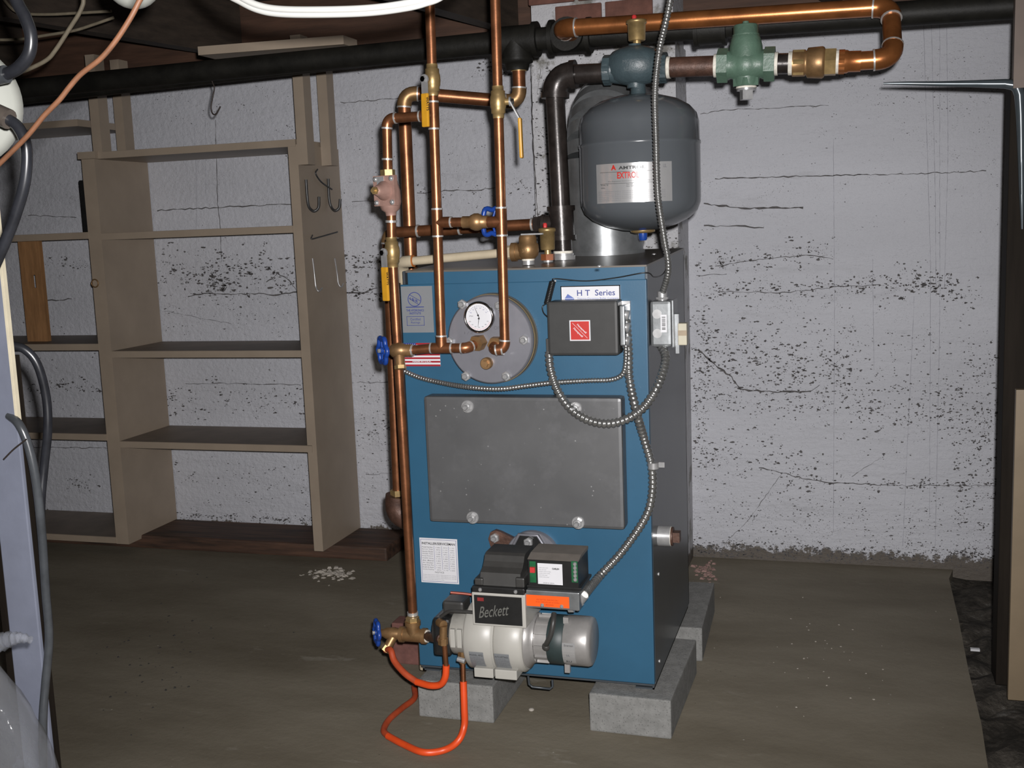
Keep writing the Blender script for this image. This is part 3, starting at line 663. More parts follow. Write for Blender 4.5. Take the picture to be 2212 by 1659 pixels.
# ================================================================ OIL BURNER
BY = 2.335   # axis depth
ax0 = Y(1085,1371,BY); axz = ax0.z
ob = thing('oil_burner', 'white oil burner with grey motor bolted to the boiler front', 'burner', (ax0.x,BF,axz-.09))
def bx(px): return Y(px,1375,BY).x
mc = Y(1150,1195,BF-.012)
fl2 = part('mounting_flange', G().lathe((mc.x,BF-.016,mc.z-.012),(0,1,0),[(0,.064),(.002,.066),(.016,.066)],48), alu_flange, ob)
c1 = Y(1071,1160,BF-.01)
part('lug', G().prism([V((c1.x-.018+.0,BF-.014,c1.z-.004)),V((c1.x-.012,BF-.014,c1.z+.012)),V((c1.x,BF-.014,c1.z+.018)),V((c1.x+.014,BF-.014,c1.z+.014)),V((c1.x+.055,BF-.014,c1.z-.004)),V((c1.x+.05,BF-.014,c1.z-.05)),V((c1.x-.01,BF-.014,c1.z-.035))],(0,.012,0)), steel_rust, fl2)
inst('hex_nut', nut_me, fl2, V((c1.x,BF-.014,c1.z)), qfront)
tp = Y(1140,1166,BF-.03)
part('black_bracket', G().prism([V((tp.x-.05,BF-.03,tp.z-.06)),V((tp.x-.02,BF-.03,tp.z+.012)),V((tp.x+.025,BF-.03,tp.z+.010)),V((tp.x+.055,BF-.03,tp.z-.04)),V((tp.x+.055,BF-.03,tp.z-.06))],(0,.014,0)), blackp, ob)
g = G().tube([V((tp.x-.052,BF-.032,tp.z-.045)),V((tp.x-.020,BF-.032,tp.z+.013)),V((tp.x+.025,BF-.032,tp.z+.012)),V((tp.x+.056,BF-.032,tp.z-.038))], .004, 8)
part('bracket_rim', g, alu_flange, ob); inst('hex_nut', nut_me, ob, V((tp.x+.003,BF-.032,tp.z-.004)), qfront)
part('blast_tube', G().cyl((mc.x,BF-.02,mc.z-.03),(mc.x,BY+.02,mc.z-.04),.045), alu_flange, ob)
# housing: two half shells of a blower drum, axis along X, with neck
hx0, hxm, hx1 = bx(1022), bx(1085), bx(1146)
RH = .079
def drum(x0, x1, r, mat, name, par, n=40, ch=.006): return part(name, G().lathe((x0,BY,axz),(1,0,0),[(0,r-ch),(ch,r),(x1-x0-ch,r),(x1-x0,r-ch)],n), mat, par)
drum(hx0, hxm-.001, RH, white_en, 'housing_half', ob); drum(hxm+.001, hx1, RH, white_en, 'housing_half', ob)
part('housing_seam', G().lathe((hxm-.0025,BY,axz),(1,0,0),[(0,RH+.002),(.005,RH+.002)],40), white_en, ob)
nt, nb = Y(1078,1282,BY-RH).z, Y(1078,1350,BY-RH).z
nx0, nx1 = Y(1021,1330,BY-RH).x, Y(1136,1330,BY-RH).x
part('housing_neck', G().cbox((nx0,BY-RH-.001,nb-.004),(nx1,BY+.05,nt),.003), white_en, ob)
np_ = part('name_plate', G().box((nx0+.006,BY-RH-.003,nb+.002),(nx1-.008,BY-RH,nt-.006)), blackp, ob, 'black plate with script lettering')
text('Beckett', V((nx0+.016,BY-RH-.0034,nb+.014)), V((.985,0,.16)), EZ, .026, M('grey_script',(.10,.10,.09,1),.5), np_, .072, shear=.35)
part('red_mark', G().box((nx0+.014,BY-RH-.0036,nt-.019),(nx0+.029,BY-RH-.003,nt-.011)), M('dark_red',(.16,.012,.012,1)), np_)
fb = Y(1090,1463,BY-RH+.02).z
for xa_, xb_ in ((bx(1043),hxm-.002),(hxm+.002,bx(1133))): part('foot_flange', G().cbox((xa_,BY-RH+.008,fb),(xb_,BY-.02,fb+.022),.002), white_en, ob)
for (pa, pb, txt) in ((1036,1066,'MODEL AFG'),(1089,1120,'AUTO SETTINGS')):
    # curved label on the drum
    xa_, xb_ = bx(pa), bx(pb); t_a, t_b = radians(-46), radians(2); g = G(); vs = []
    for i in range(9):
        t = t_b+(t_a-t_b)*i/8+radians(-12); yv, zv = BY-cos(t)*(RH+.0012), axz+sin(t)*(RH+.0012)
        vs += [V((xa_,yv,zv)), V((xb_,yv,zv))]
    lab = part('rating_label', g.add(vs, [(2*i,2*i+1,2*i+3,2*i+2) for i in range(8)][::1]), grey_lab, ob)
    def mp_(u, v, xa_=xa_):
        t = radians(-10)-(.040-v)/RH; return V((xa_+u, BY-cos(t)*(RH+.0018), axz+sin(t)*(RH+.0018)))
    text(txt, None, None, None, .0045, ink, lab, (xb_-xa_)*.9, lambda u, v: mp_(u+.001, v+.030))
    for i in range(5): text('0.50 - 1.65 GPH  NO 2 OIL', None, None, None, .0024, greyink, lab, (xb_-xa_)*(.9 if i%2 else .7), lambda u, v, i=i: mp_(u+.0015, v+.024-i*.0055))
# air band on the left, with slots
hl0 = bx(985)
part('air_band', G().lathe((hl0,BY,axz),(1,0,0),[(0,.048),(.003,.051),(hx0-hl0,.053)],36), M('grey_white_casting',(.33,.32,.29,1),.4,.2), ob)
for s_ in (0,1): part('air_slot', G().cbox((hl0+.006+s_*.016,BY-.056,axz-.018),(hl0+.018+s_*.016,BY-.046,axz+.026),.002), white_en, ob)
part('band_screw', G().cyl((hl0+.02,BY-.05,axz-.046),(hl0+.038,BY-.05,axz-.050),.006), zinc, ob)
# fuel pump
p0 = Y(965,1362,BY); pw = bx(992)
pu = part('fuel_pump', G().cbox((bx(950),BY-.045,axz-.045),(hl0+.002,BY+.035,axz+.045),.008), blackp, ob)
part('pump_cover', G().lathe((bx(950)-.006,BY-.005,axz+.005),(1,0,0),[(0,.03),(.004,.034),(.01,.034)],20), darkplastic, pu)
part('solenoid', G().cbox((bx(962),BY-.01,axz+.040),(hl0+.025,BY+.045,axz+.075),.006), darkplastic, pu)
part('pump_wire', G().tube(cat([V((bx(966),BY-.035,axz+.046)),V((bx(985),BY-.04,axz+.062)),V((bx(1005),BY-.045,axz+.066)),V((nx0+.004,BY-.05,axz+.068))]), .0045, 8), darkplastic, pu)
part('oil_tube', G().tube([Y(973,1280,BY-.01), Y(1000,1282,BY), Y(1030,1286,BY+.01)], .0035, 8), M('copper_red',(.22,.05,.03,1),.45,.3), ob)
part('elbow_fitting', G().hexn(Y(957,1378,BY-.055),Y(957,1392,BY-.055),.0115).cyl(Y(957,1388,BY-.055),Y(958,1352,BY-.055),.009).cyl(Y(958,1350,BY-.055),V((bx(964),BY-.04,Y(958,1350,BY-.055).z)),.010), bronze, pu)
part('return_fitting', G().hexn(Y(1000,1406,BY-.03),Y(1000,1420,BY-.03),.012).cyl(Y(1000,1418,BY-.03),Y(1000,1432,BY-.03),.008), bronze, pu)
# motor
mx = [bx(q) for q in (1146,1166,1192,1226,1284)]
part('motor_flange', G().lathe((mx[0]-.002,BY,axz),(1,0,0),[(0,.068),(.006,.070),(.014,.058),(mx[1]-mx[0],.056)],40), motor_si, ob)
mo = part('motor', G().lathe((mx[1]-.004,BY,axz),(1,0,0),[(0,.050),(mx[2]-mx[1]+.004,.050)],40), motor_si, ob)
for i in range(24):
    t = 2*pi*i/24; dd = V((0,cos(t),sin(t)))
    if i % 2 == 0: part('cooling_fin', G().obox(V(((mx[1]+mx[2])/2,BY,axz))+dd*.052, EX, dd, EX.cross(dd), (mx[2]-mx[1])/2, .004, .0012), motor_si, mo)
part('motor_band', G().lathe((mx[2],BY,axz),(1,0,0),[(0,.054),(.002,.0555),(mx[3]-mx[2]-.002,.0555),(mx[3]-mx[2],.054)],40), motor_grn, mo)
part('motor_end', G().lathe((mx[3],BY,axz),(1,0,0),[(0,.0545),(.002,.056),(mx[4]-mx[3]-.010,.056),(mx[4]-mx[3]-.003,.053),(mx[4]-mx[3],.046),(mx[4]-mx[3]+.0005,.001)],40), motor_si, mo)
for s_ in (.052,-.058): part('motor_lug', G().obox(V((mx[3]+.004,BY-.022,axz+s_)),EX,EY,EZ,.006,.005,.010), motor_si, mo)
vs = []; xa_, xb_ = mx[3]+.001, mx[3]+.030
for i in range(9):
    t = radians(22-i*55/8-8); vs += [V((xa_,BY-cos(t)*.0568,axz+sin(t)*.0568)), V((xb_,BY-cos(t)*.0568,axz+sin(t)*.0568))]
ml = part('motor_label', G().add(vs, [(2*i,2*i+1,2*i+3,2*i+2) for i in range(8)]), silver_lab, mo)
def mpm(u, v):
    t = v/.057; return V((xa_+u, BY-cos(t)*.0574, axz+sin(t)*.0574))
text('Emerson', None,None,None, .005, ink, ml, .02, lambda u, v: mpm(u+.005, v+.006)); text('RU', None,None,None, .007, ink, ml, .012, lambda u, v: mpm(u+.007, v-.038)); text('UL', None,None,None, .005, greyink, ml, .008, lambda u, v: mpm(u+.009, v-.018))
part('motor_lead', G().tube(cat([Y(1197,1325,BY-.045),Y(1195,1345,BY-.062),Y(1190,1370,BY-.066),Y(1182,1388,BY-.062),Y(1178,1396,BY-.05)]), .006, 10).sphere(Y(1180,1397,BY-.052),.010,12,8), darkplastic, mo)
# ignition transformer
TB = BY+.055; a, b = Y(1021,1264,BY-RH+.005), Y(1134,1284,BY-RH+.005)
tr = part('ignition_transformer', G().cbox((a.x,BY-RH-.002,b.z),(b.x,TB,a.z),.002), blackp, ob, 'dark grey stepped transformer on a black base')
zt0 = Y(1085,1188,BY).z; z1 = a.z
side = [(BY-RH+.010,z1),(BY-RH+.016,z1+.028),(BY-RH+.034,z1+.036),(BY-RH+.044,zt0-.016),(BY-RH+.052,zt0-.004),(BY-RH+.062,zt0),(TB-.01,zt0),(TB,z1)]
part('transformer_cover', G().prism([V((a.x+.016,y_,z_)) for y_, z_ in side],(b.x-a.x-.028,0,0)), darkplastic, tr)
for xa_, xb_, h_ in ((a.x+.004,a.x+.024,.016),(b.x-.022,b.x-.001,.022)): part('transformer_shoulder', G().cbox((xa_,BY-RH+.006,z1),(xb_,BY+.03,z1+h_),.003), darkplastic, tr)
for q in (.16,.84): inst('screw', scr, tr, V((a.x+(b.x-a.x)*q,BY-RH-.002,(a.z+b.z)/2)), qfront)
# primary control
CFy = BY-.07
a, b = Y(1134,1274,CFy), Y(1252,1320,CFy)
pcx = part('control_base', G().cbox((a.x+.002,CFy,b.z),(b.x,BY+.035,a.z),.002), galv, ob)
o_ = Y(1137,1284,CFy); o2 = Y(1230,1314,CFy)
ol = part('orange_label', G().box((o_.x,CFy-.001,o2.z),(o2.x,CFy,o_.z)), org_lab, pcx)
for i in range(3): text(('RESET BUTTON - PUSH ONCE ONLY','DO NOT TAMPER WITH UNIT OR CONTROLS','CALL SERVICEMAN')[i], V(((o_.x+o2.x)/2,CFy-.0014,o_.z-.011-i*.0055)), EX, EZ, .003, M('dark_orange_ink',(.25,.02,.002,1)), ol, (.050,.054,.026)[i], center=True)
for q in (.35,.75): inst('screw', scr, pcx, V((a.x+(b.x-a.x)*q*.9,CFy,b.z+.008)), qfront)
cy0 = CFy+.004; a3, b3 = Y(1140,1205,cy0), Y(1250,1270,cy0)
zt3 = Y(1200,1190,cy0+.05).z
cb_ = part('primary_control', G().prism([V((a3.x,y_,z_)) for y_, z_ in ((cy0,b3.z),(cy0,a3.z-.004),(cy0+.030,zt3),(BY+.03,zt3),(BY+.03,b3.z))],(b3.x-a3.x,0,0)), blackp, ob, 'small dark electronic control with white label and screw terminals')
part('control_top', G().prism([V((a3.x-.001,cy0-.001,a3.z-.003)),V((a3.x-.001,cy0+.029,zt3+.001)),V((a3.x-.001,BY+.031,zt3+.001)),V((a3.x-.001,BY+.031,zt3-.006)),V((a3.x-.001,cy0+.03,zt3-.006))],(b3.x-a3.x+.002,0,0)), ctrl_top, cb_)
l0, l1 = Y(1161,1216,cy0), Y(1216,1264,cy0)
wl = part('white_label', G().box((l0.x,cy0-.001,l1.z),(l1.x,cy0,l0.z)), white_lab, cb_)
text('CARLIN', V((l0.x+.033,cy0-.0014,l0.z-.013)), EX, EZ, .004, ink, wl, .016, bold=.05)
for i in range(6): text('OIL PRIMARY CONTROL 120V 60HZ', V((l0.x+.002,cy0-.0014,l0.z-.011-i*.0042)), EX, EZ, .0018, greyink, wl, (.022,.018,.028,.026,.02,.024)[i])
text('60200-02 SERIAL', V((l0.x+.012,cy0-.0014,l1.z+.002)), EX, EZ, .0022, ink, wl, .026)
for xa_, px in ((0,1146),(1,1236)):
    q0, q1 = Y(px,1212,cy0), Y(px+13,1258,cy0)
    tb = part('terminal_board', G().box((q0.x-.002,cy0-.002,q1.z),(q1.x,cy0,q0.z)), pcb, cb_)
    if xa_:
        for i in range(5): inst('screw', scr, tb, V(((q0.x+q1.x)/2,cy0-.002,q0.z-.006-i*.0088)), qfront)
    else: part('red_button', G().box((q0.x,cy0-.008,q0.z-.024),(q1.x-.001,cy0,q0.z-.012)), redcap, tb)
part('control_lid', G().cbox((a3.x-.004,cy0-.002,b3.z-.006),(b3.x+.006,BY+.035,b3.z),.001), blackp, cb_)
# ================================================================ PIPE HELPERS
def arc(a, c, b, rad, n=8):   # rounded corner points from a->c->b
    d1 = (a-c).normalized(); d2 = (b-c).normalized(); ang = d1.angle(d2); tl = rad/math.tan(ang/2)
    tl = min(tl, (a-c).length*.9, (b-c).length*.9); p1, p2 = c+d1*tl, c+d2*tl
    out = []
    for i in range(n+1):
        t = i/n; out.append(p1*(1-t)**2+c*2*t*(1-t)+p2*t*t)
    return out
def run(root, pts, r, mat, emat=None, ring=solder, steel=False, ends=(False,False)):
    pts = [V(p) for p in pts]; emat = emat or mat; starts = [pts[0]]; stops = []
    for i in range(1, len(pts)-1):
        A = arc(pts[i-1], pts[i], pts[i+1], r*(1.9 if not steel else 2.0)); stops.append(A[0]); starts.append(A[-1])
        er = r*(1.13 if not steel else 1.32)
        el = part('elbow', G().tube(A, er, 18), emat, root)
        for P, D in ((A[0], (A[0]-A[1]).normalized()), (A[-1], (A[-1]-A[-2]).normalized())):
            if steel: part('collar', G().cyl(P-D*r*.35, P+D*r*.25, r*1.48, 20), emat, el)
            elif ring: part('solder_ring', G().cyl(P-D*.001, P+D*.0028, r*1.17, 18), ring, el)
    stops.append(pts[-1])
    for a, b in zip(starts, stops):
        if (b-a).length > .004: part('pipe', G().cyl(a, b, r, 22), mat, root)
def tee(root, p, d, br, r, mat, rb=None, ring=solder, L=2.2, steel=False):
    p = V(p); d = V(d).normalized(); br = V(br).normalized(); rb = rb or r; k_ = 1.32 if steel else 1.14
    t = part('tee', G().cyl(p-d*r*L, p+d*r*L, r*k_, 22).cyl(p, p+br*r*(L+.3), rb*k_, 22), mat, root)
    for P, D, q in ((p-d*r*L, -d, r), (p+d*r*L, d, r), (p+br*r*(L+.3), br, rb)):
        if steel: part('collar', G().cyl(P-D*q*.5, P, q*1.5, 20), mat, t)
        elif ring: part('solder_ring', G().cyl(P-D*.0012, P+D*.0026, q*1.17, 18), ring, t)
    return t
def handwheel(root, c, ax, R, mat=blue_w, n=6):
    c = V(c); ax = V(ax).normalized(); g0 = G(); u, v = g0.frame(ax); pts = []
    for i in range(n*8+1):
        t = 2*pi*i/(n*8); rr = R*(1+.12*cos(n*t)); pts.append(c+(u*cos(t)+v*sin(t))*rr)
    wh = part('handwheel', G().tube(pts, R*.20, 8, False), mat, root)
    for i in range(5):
        t = 2*pi*i/5; part('spoke', G().cyl(c+(u*cos(t)+v*sin(t))*R*.15, c+(u*cos(t)+v*sin(t))*R*.98, R*.10, 6), mat, wh)
    part('hub', G().cyl(c-ax*R*.22, c+ax*R*.22, R*.26, 12), mat, wh)
    part('hub_nut', G().hexn(c+ax*R*.2, c+ax*R*.42, R*.17), zinc, wh)
def ball_valve(label, p, d, out, hdir, r, hl, group='yellow handled ball valves', off=.0):
    p = V(p); d = V(d).normalized(); out = V(out).normalized(); hdir = V(hdir).normalized()
    t = thing('ball_valve', label, 'valve', p-d*r*3, group)
    part('valve_body', G().lathe(p-d*r*3.2, d, [(0,r*1.15),(r*.9,r*1.2),(r*1.0,r*1.45),(r*1.8,r*1.45),(r*2.2,r*1.6),(r*3.2,r*1.68),(r*4.2,r*1.6),(r*4.6,r*1.45),(r*5.4,r*1.45),(r*5.5,r*1.2),(r*6.4,r*1.15)], 20), brass, t)
    part('stem', G().cyl(p+out*r*1.4, p+out*r*2.5, r*.7, 14), brass, t)
    part('stem_nut', G().hexn(p+out*r*2.5, p+out*r*3.2, r*.62), chrome, t)
    s = hdir.cross(out).normalized(); b = p+out*r*2.5; wdt = r*.85; th = .0015
    e_ = b+hdir*(hl*.31)+out*off; dh = (e_-b).normalized(); nh = dh.cross(s).normalized()
    hn = part('handle', G().obox((b+e_)/2, dh, s, nh, (e_-b).length/2, wdt*.9, th).cyl(b-out*th*1.2,b+out*th*1.2,wdt*1.15,16), zinc, t)
    j = b+hdir*(hl*.3)+out*r*.0
    gr = part('grip', G().cbox((-hl*.35,-wdt*1.05,-.0035),(hl*.35,wdt*1.05,.0035),.003), yellow_p, hn)
    mm = Matrix((hdir, s, out)).transposed().to_4x4(); ctr = b+hdir*(hl*.64)+out*off
    me = gr.data
    for vtx in me.vertices: vtx.co = (mm.to_3x3() @ (vtx.co+ORG[t.name])) + ctr - ORG[t.name]
    return t, gr, ctr, s
# ================================================================ MAIN BLACK PIPE
KY = 2.95; mr = .030
k0, k1, k2 = Y(-300,226,KY), Y(1115,88,KY), Y(2500,-8,KY)
k0 = k1+(k0-k1)*((X0-k1.x)/(k0.x-k1.x)); k2 = k1+(k2-k1)*((X1-k1.x)/(k2.x-k1.x))
mp_ = thing('main_pipe', 'long black iron heating main running under the joists', 'pipe', k1)
part('pipe', G().cyl(k0, k1, mr, 24), main_black, mp_); part('pipe', G().cyl(k1, k2, mr, 24), main_black, mp_)
dk1 = (k1-k0).normalized(); dk2 = (k2-k1).normalized()
dr_ = thing('drain_pipe', 'thinner black pipe running just below and behind the heating main', 'pipe', Y(200,195,KY+.1))
part('pipe', G().cyl(Y(-300,252,KY+.05), Y(905,118,KY+.05), .018, 18), main_black, dr_)
tA = k1-EZ*.0
part('tee', G().cyl(k1-dk1*.055,k1+dk2*.055,.040,22).cyl(k1,k1-EZ*.055,.040,22), main_black, mp_)
for P in (k1-dk1*.055, k1+dk2*.055): part('collar', G().cyl(P-dk1*.007,P+dk1*.007,.046,22), main_black, mp_)
part('reducer', G().lathe(k1-EZ*.048,-EZ,[(0,.043),(.01,.043),(.012,.034),(.03,.030)],20), main_black, mp_)
kt = Y(1233,79,KY)
part('tee', G().cyl(kt-dk2*.05,kt+dk2*.05,.040,22).cyl(kt,kt-EY*.05,.036,22), main_black, mp_)
for P in (kt-dk2*.05, kt+dk2*.05): part('collar', G().cyl(P-dk2*.006,P+dk2*.006,.046,22), main_black, mp_)
part('collar', G().cyl(kt-EY*.052,kt-EY*.036,.043,22), main_black, mp_)
kc = Y(1535,62,KY); part('coupling', G().cyl(kc-dk2*.035,kc+dk2*.035,.039,22), main_black, mp_)
for s_ in (-1,1): part('collar', G().cyl(kc+dk2*(s_*.035-.005),kc+dk2*(s_*.035+.005),.044,22), main_black, mp_)
# wire hook hanging from it
wp = [Y(px,py,KY+.0) for px,py in ((452,158),(459,178),(463,190),(459,212),(456,232),(459,245),(466,247),(472,238),(476,230))]
wh_ = solo('wire_hook', 'thin twisted wire hook hanging from the black pipe', 'hook', G().tube(cat(wp,6), .0022, 6), wire_dk)
# ================================================================ STEEL RISER, AIR SEPARATOR, CHECK VALVE RUN
RY = 2.72; sr = .0235
p_b = Y(1217,556,RY); p_b.z = BT+.006; p_e = Y(1197,158,RY); p_e2 = Y(1303,158,RY)
pe = V((p_e.x, RY, p_e2.z+.004)); 
ris = thing('steel_riser', 'dark steel riser with elbow rising from the boiler top', 'pipe', p_b)
run(ris, [p_b+EZ*.004, pe, V((p_e2.x,RY,p_e2.z))], sr, steel_black, steel_black, steel=True)
part('thread_tape', G().cyl(V((pe.x,RY,pe.z-.052)),V((pe.x,RY,pe.z-.047)),sr*1.06,20), ptfe, ris)
q_ = V((pe.x,RY,pe.z)).lerp(V((p_e2.x,RY,p_e2.z)), .5); part('thread_tape', G().cyl(V((pe.x+.048,RY,pe.z)),V((pe.x+.054,RY,pe.z)),sr*1.08,20), ptfe, ris)
tz = Y(1212,482,RY).z; tx = p_b.x+(pe.x-p_b.x)*((tz-p_b.z)/(pe.z-p_b.z)); ptee = V((tx,RY,tz))
dv = (pe-p_b).normalized()
t_ = tee(ris, ptee, dv, -EX, sr, steel_black, .016, steel=True, L=1.8)
part('bushing', G().lathe(ptee-EX*sr*3.0,EX,[(0,.021),(.012,.021),(.02,.024)],6,True,False), steel_black, t_)
part('flange_nut', G().cyl(p_b,p_b+EZ*.010,.030,24).cyl(p_b+EZ*.010,p_b+EZ*.016,.026,24), zinc, ris); part('thread_tape', G().cyl(p_b+EZ*.016,p_b+EZ*.022,sr*1.05,20), ptfe, ris)
# air separator
s0, s1 = Y(1305,152,RY), Y(1441,146,RY); sc = (s0+s1)/2; dx = (s1-s0).normalized()
asep = thing('air_separator', 'blue grey cast iron air separator above the tank', 'air separator', sc-EZ*.05)
zu = Y(1375,95,RY).z; zl = Y(1380,190,RY).z
body = []
Ls = (s1-s0).length
part('body', G().lathe(s0, dx, [(0,.034),(.014,.034),(.018,.031),(Ls*.3,.036),(Ls*.42,.040),(Ls*.58,.040),(Ls*.7,.036),(Ls-.018,.031),(Ls-.014,.034),(Ls,.034)], 28), castblue, asep)
gd = G().lathe(sc-EZ*.030, EZ, [(0,.026),(.008,.038),(.022,.046),(.040,.048),(.056,.045),(.068,.036),(.076,.022),(.079,.012)], 32)
for v_ in gd.v: dd_ = (v_-sc).dot(dx); v_ += dx*dd_*.50+EZ*((v_.z-sc.z)*.10)+EY*((v_.y-RY)*.08)
part('chamber', gd, castblue, asep)
part('top_boss', G().lathe(sc+EZ*.03, EZ, [(0,.017),(.02,.0165),(zu-sc.z-.03,.015)], 18), castblue, asep)
part('bottom_boss', G().lathe(sc, -EZ, [(0,.03),(.032,.022),(.036,.021),(sc.z-zl,.021)], 20), castblue, asep)
for P in (s0, s1-dx*.018): part('hex_end', G().lathe(P, dx, [(0,.036),(.018,.036)], 8, True, False), castblue, asep)
text('MODEL', V((sc.x-.02,RY-.0528,sc.z+.008)), EX, EZ, .008, M('raised_blue_grey',(.06,.082,.09,1),.4), asep, .036); text('SCREW', V((sc.x-.018,RY-.0515,sc.z-.010)), EX, EZ, .008, M('raised_blue_grey',(.06,.082,.09,1)), asep, .034)
# air vent on top of it
def air_vent(label, base, h, r, capmat=redcap):
    t = thing('air_vent', label, 'air vent', base, 'brass float air vents')
    part('stem', G().cyl(base, base+EZ*h*.15, r*.45, 14), brass, t)
    part('float_body', G().lathe(base+EZ*h*.14, EZ, [(0,r*.85),(h*.03,r*.95),(h*.56,r),(h*.57,r*1.14),(h*.66,r*1.14),(h*.68,r*1.0),(h*.70,r*.5)], 24), brass, t)
    part('cap', G().lathe(base+EZ*h*.83-EX*r*.25, EZ, [(0,r*.28),(h*.12,r*.28),(h*.15,r*.18)], 12), capmat, t)
vb = Y(1376,98,RY); vh = Y(1376,38,RY).z-vb.z
air_vent('brass air vent with red cap on top of the air separator', vb, vh*1.12, .0215)
# supply run to the right
n0, n1 = s1, Y(1552,142,RY); g0_, g1_ = Y(1552,142,RY), Y(1672,138,RY)
sup = thing('supply_pipe', 'steel and copper supply line with brass union feeding the upper main', 'pipe', n0)
part('nipple', G().cyl(n0,n1,sr,22), steel_rust, sup); dxx = (g1_-g0_).normalized()
part('thread_tape', G().cyl(n0,n0+dxx*.008,sr*1.1,20), ptfe, sup); part('thread_tape', G().cyl(n1-dxx*.010,n1,sr*1.14,20), ptfe, sup)
u0, u1 = Y(1672,138,RY), Y(1712,137,RY); part('nipple', G().cyl(u0,u1,sr,22), steel_black, sup)
part('thread_tape', G().cyl(u0,u0+dxx*.009,sr*1.14,20), ptfe, sup); part('thread_tape', G().cyl(u1-dxx*.009,u1,sr*1.14,20), ptfe, sup)
v0, v1 = u1, Y(1806,134,RY); L_ = (v1-v0).length
un = part('union', G().lathe(v0, dxx, [(0,.030),(.028,.030),(.030,.027),(.034,.034),(.066,.036),(.07,.034),(.072,.030)], 28), bronze, sup, 'bronze hexagonal union')
part('union_hex', G().lathe(v0+dxx*.002, dxx, [(0,.0325),(.024,.0325)], 6, True, False), brass, un); part('union_hex', G().lathe(v0+dxx*.072, dxx, [(0,.0325),(L_-.072,.0325)], 6, True, False), brass, un)
part('thread_tape', G().cyl(v1-dxx*.002,v1+dxx*.006,.027,20), ptfe, sup)
cr = .0208
w1 = Y(1930,127,RY); UY = 2.82; w1.y = RY; w2 = Y(1924,14,UY); w3 = Y(1203,62,UY)
part('adapter', G().lathe(v1+dxx*.004, dxx, [(0,.026),(.02,.026),(.024,.0235),(.05,.0235)], 6 if False else 20), copper_new, sup)
part('adapter_hex', G().lathe(v1+dxx*.006, dxx, [(0,.0275),(.013,.0275)], 8, True, False), copper_new, sup)
kend = V((kt.x-.03, KY-.05, kt.z))
w3b = V((w3.x+.012, RY+.10, w3.z-.004)); 
run(sup, [v1+dxx*.03, w1, w2, w3, V((w3.x+.02,KY-.04,kt.z))], cr, copper_new, copper_new)
# flow check valve
gc_ = (g0_+g1_)/2
fcv = thing('flow_check_valve', 'green cast iron flow check valve with square plug below', 'valve', gc_-EZ*.07)
Lg = (g1_-g0_).length
part('body', G().lathe(g0_, dxx, [(0,.034),(.024,.034),(.03,.031),(Lg*.38,.040),(Lg*.5,.043),(Lg*.62,.040),(Lg-.03,.031),(Lg-.024,.034),(Lg,.034)], 28), castgreen, fcv)
for P in (g0_-dxx*.002, g1_-dxx*.022): part('hex_end', G().lathe(P, dxx, [(0,.0395),(.024,.0395)], 6, True, False, pi/6), castgreen, fcv)
zt2 = Y(1608,50,RY).z; zb2 = Y(1612,187,RY).z
part('bonnet', G().lathe(gc_+EZ*.01, EZ, [(0,.040),(.03,.038),(.048,.034),(.056,.031),(.058,.029),(.078,.029),(.08,.026)], 28), castgreen, fcv)
part('bonnet_rib', G().lathe(gc_+EZ*.060, EZ, [(0,.031),(.004,.0315),(.008,.031)], 24), castgreen, fcv)
part('adjusting_screw', G().lathe(gc_+EZ*.088, EZ, [(0,.0085),(.006,.0075),(max(.01,zt2-gc_.z-.088),.007)], 12), castgreen, fcv)
part('lower_boss', G().lathe(gc_, -EZ, [(0,.036),(.03,.031),(gc_.z-zb2,.029)], 24), castgreen, fcv)
part('lower_hex', G().lathe(gc_-EZ*(gc_.z-zb2-.018), -EZ, [(0,.033),(.018,.033)], 6, True, False, 0), castgreen, fcv)
part('thread_tape', G().cyl(V((gc_.x,RY,zb2)),V((gc_.x,RY,zb2-.004)),.024,20), ptfe, fcv)
part('square_plug', G().cyl(V((gc_.x,RY,zb2-.004)),V((gc_.x,RY,zb2-.009)),.022,20).obox(V((gc_.x,RY,zb2-.019)),V((.92,.38,0)),V((-.38,.92,0)),EZ,.012,.012,.011), zinc, fcv)
text('A', V((gc_.x-.004,RY-.0445,gc_.z-.018)), EX, EZ, .011, M('raised_green',(.085,.165,.115,1)), fcv, .009)
# ================================================================ EXPANSION TANK
tc = Y(1382,350,RY); zt_t = Y(1382,203,RY).z; zb_t = Y(1384,500,RY).z; TR = .1455
tk = thing('expansion_tank', 'grey steel expansion tank with a silver label hanging below the air separator', 'tank', (tc.x,RY,zb_t))
hT = zt_t-zb_t
prof = [(0,.004),(.004,.045),(.014,.085),(.030,.118),(.047,.137),(.066,TR-.001),(.08,TR),(hT*.62,TR),(hT*.625,TR+.0015),(hT*.645,TR+.0015),(hT*.65,TR-.001),(hT-.07,TR-.002),(hT-.05,.138),(hT-.032,.122),(hT-.016,.095),(hT-.005,.055),(hT,.014)]
part('shell', G().lathe((tc.x,RY,zb_t), EZ, prof, 64, False), tankgrey, tk)
part('neck', G().lathe((tc.x,RY,zt_t-.004), EZ, [(0,.022),(.006,.019),(zl-zt_t+.012,.0175)], 20), castblue, tk)
part('valve_rim', G().lathe((tc.x+.004,RY,zb_t+.003), -EZ, [(0,.03),(.004,.03),(.007,.02)], 20), brass, tk)
part('valve_cap', G().lathe((tc.x+.004,RY,zb_t-.002), -EZ, [(0,.011),(.016,.0105),(.02,.008)], 14), blue_w, tk)
face = math.atan2(-RY, -tc.x)     # towards the camera
def tanksurf(u, z, off=.0008):    # u: arc length to the right
    a = face+u/TR; return V((tc.x+cos(a)*(TR+off), RY+sin(a)*(TR+off), z))
ua, ub = -TR*radians(44), TR*radians(30); za_, zb1 = Y(1283,441,RY-.11).z, Y(1283,357,RY-.11).z
vs = []
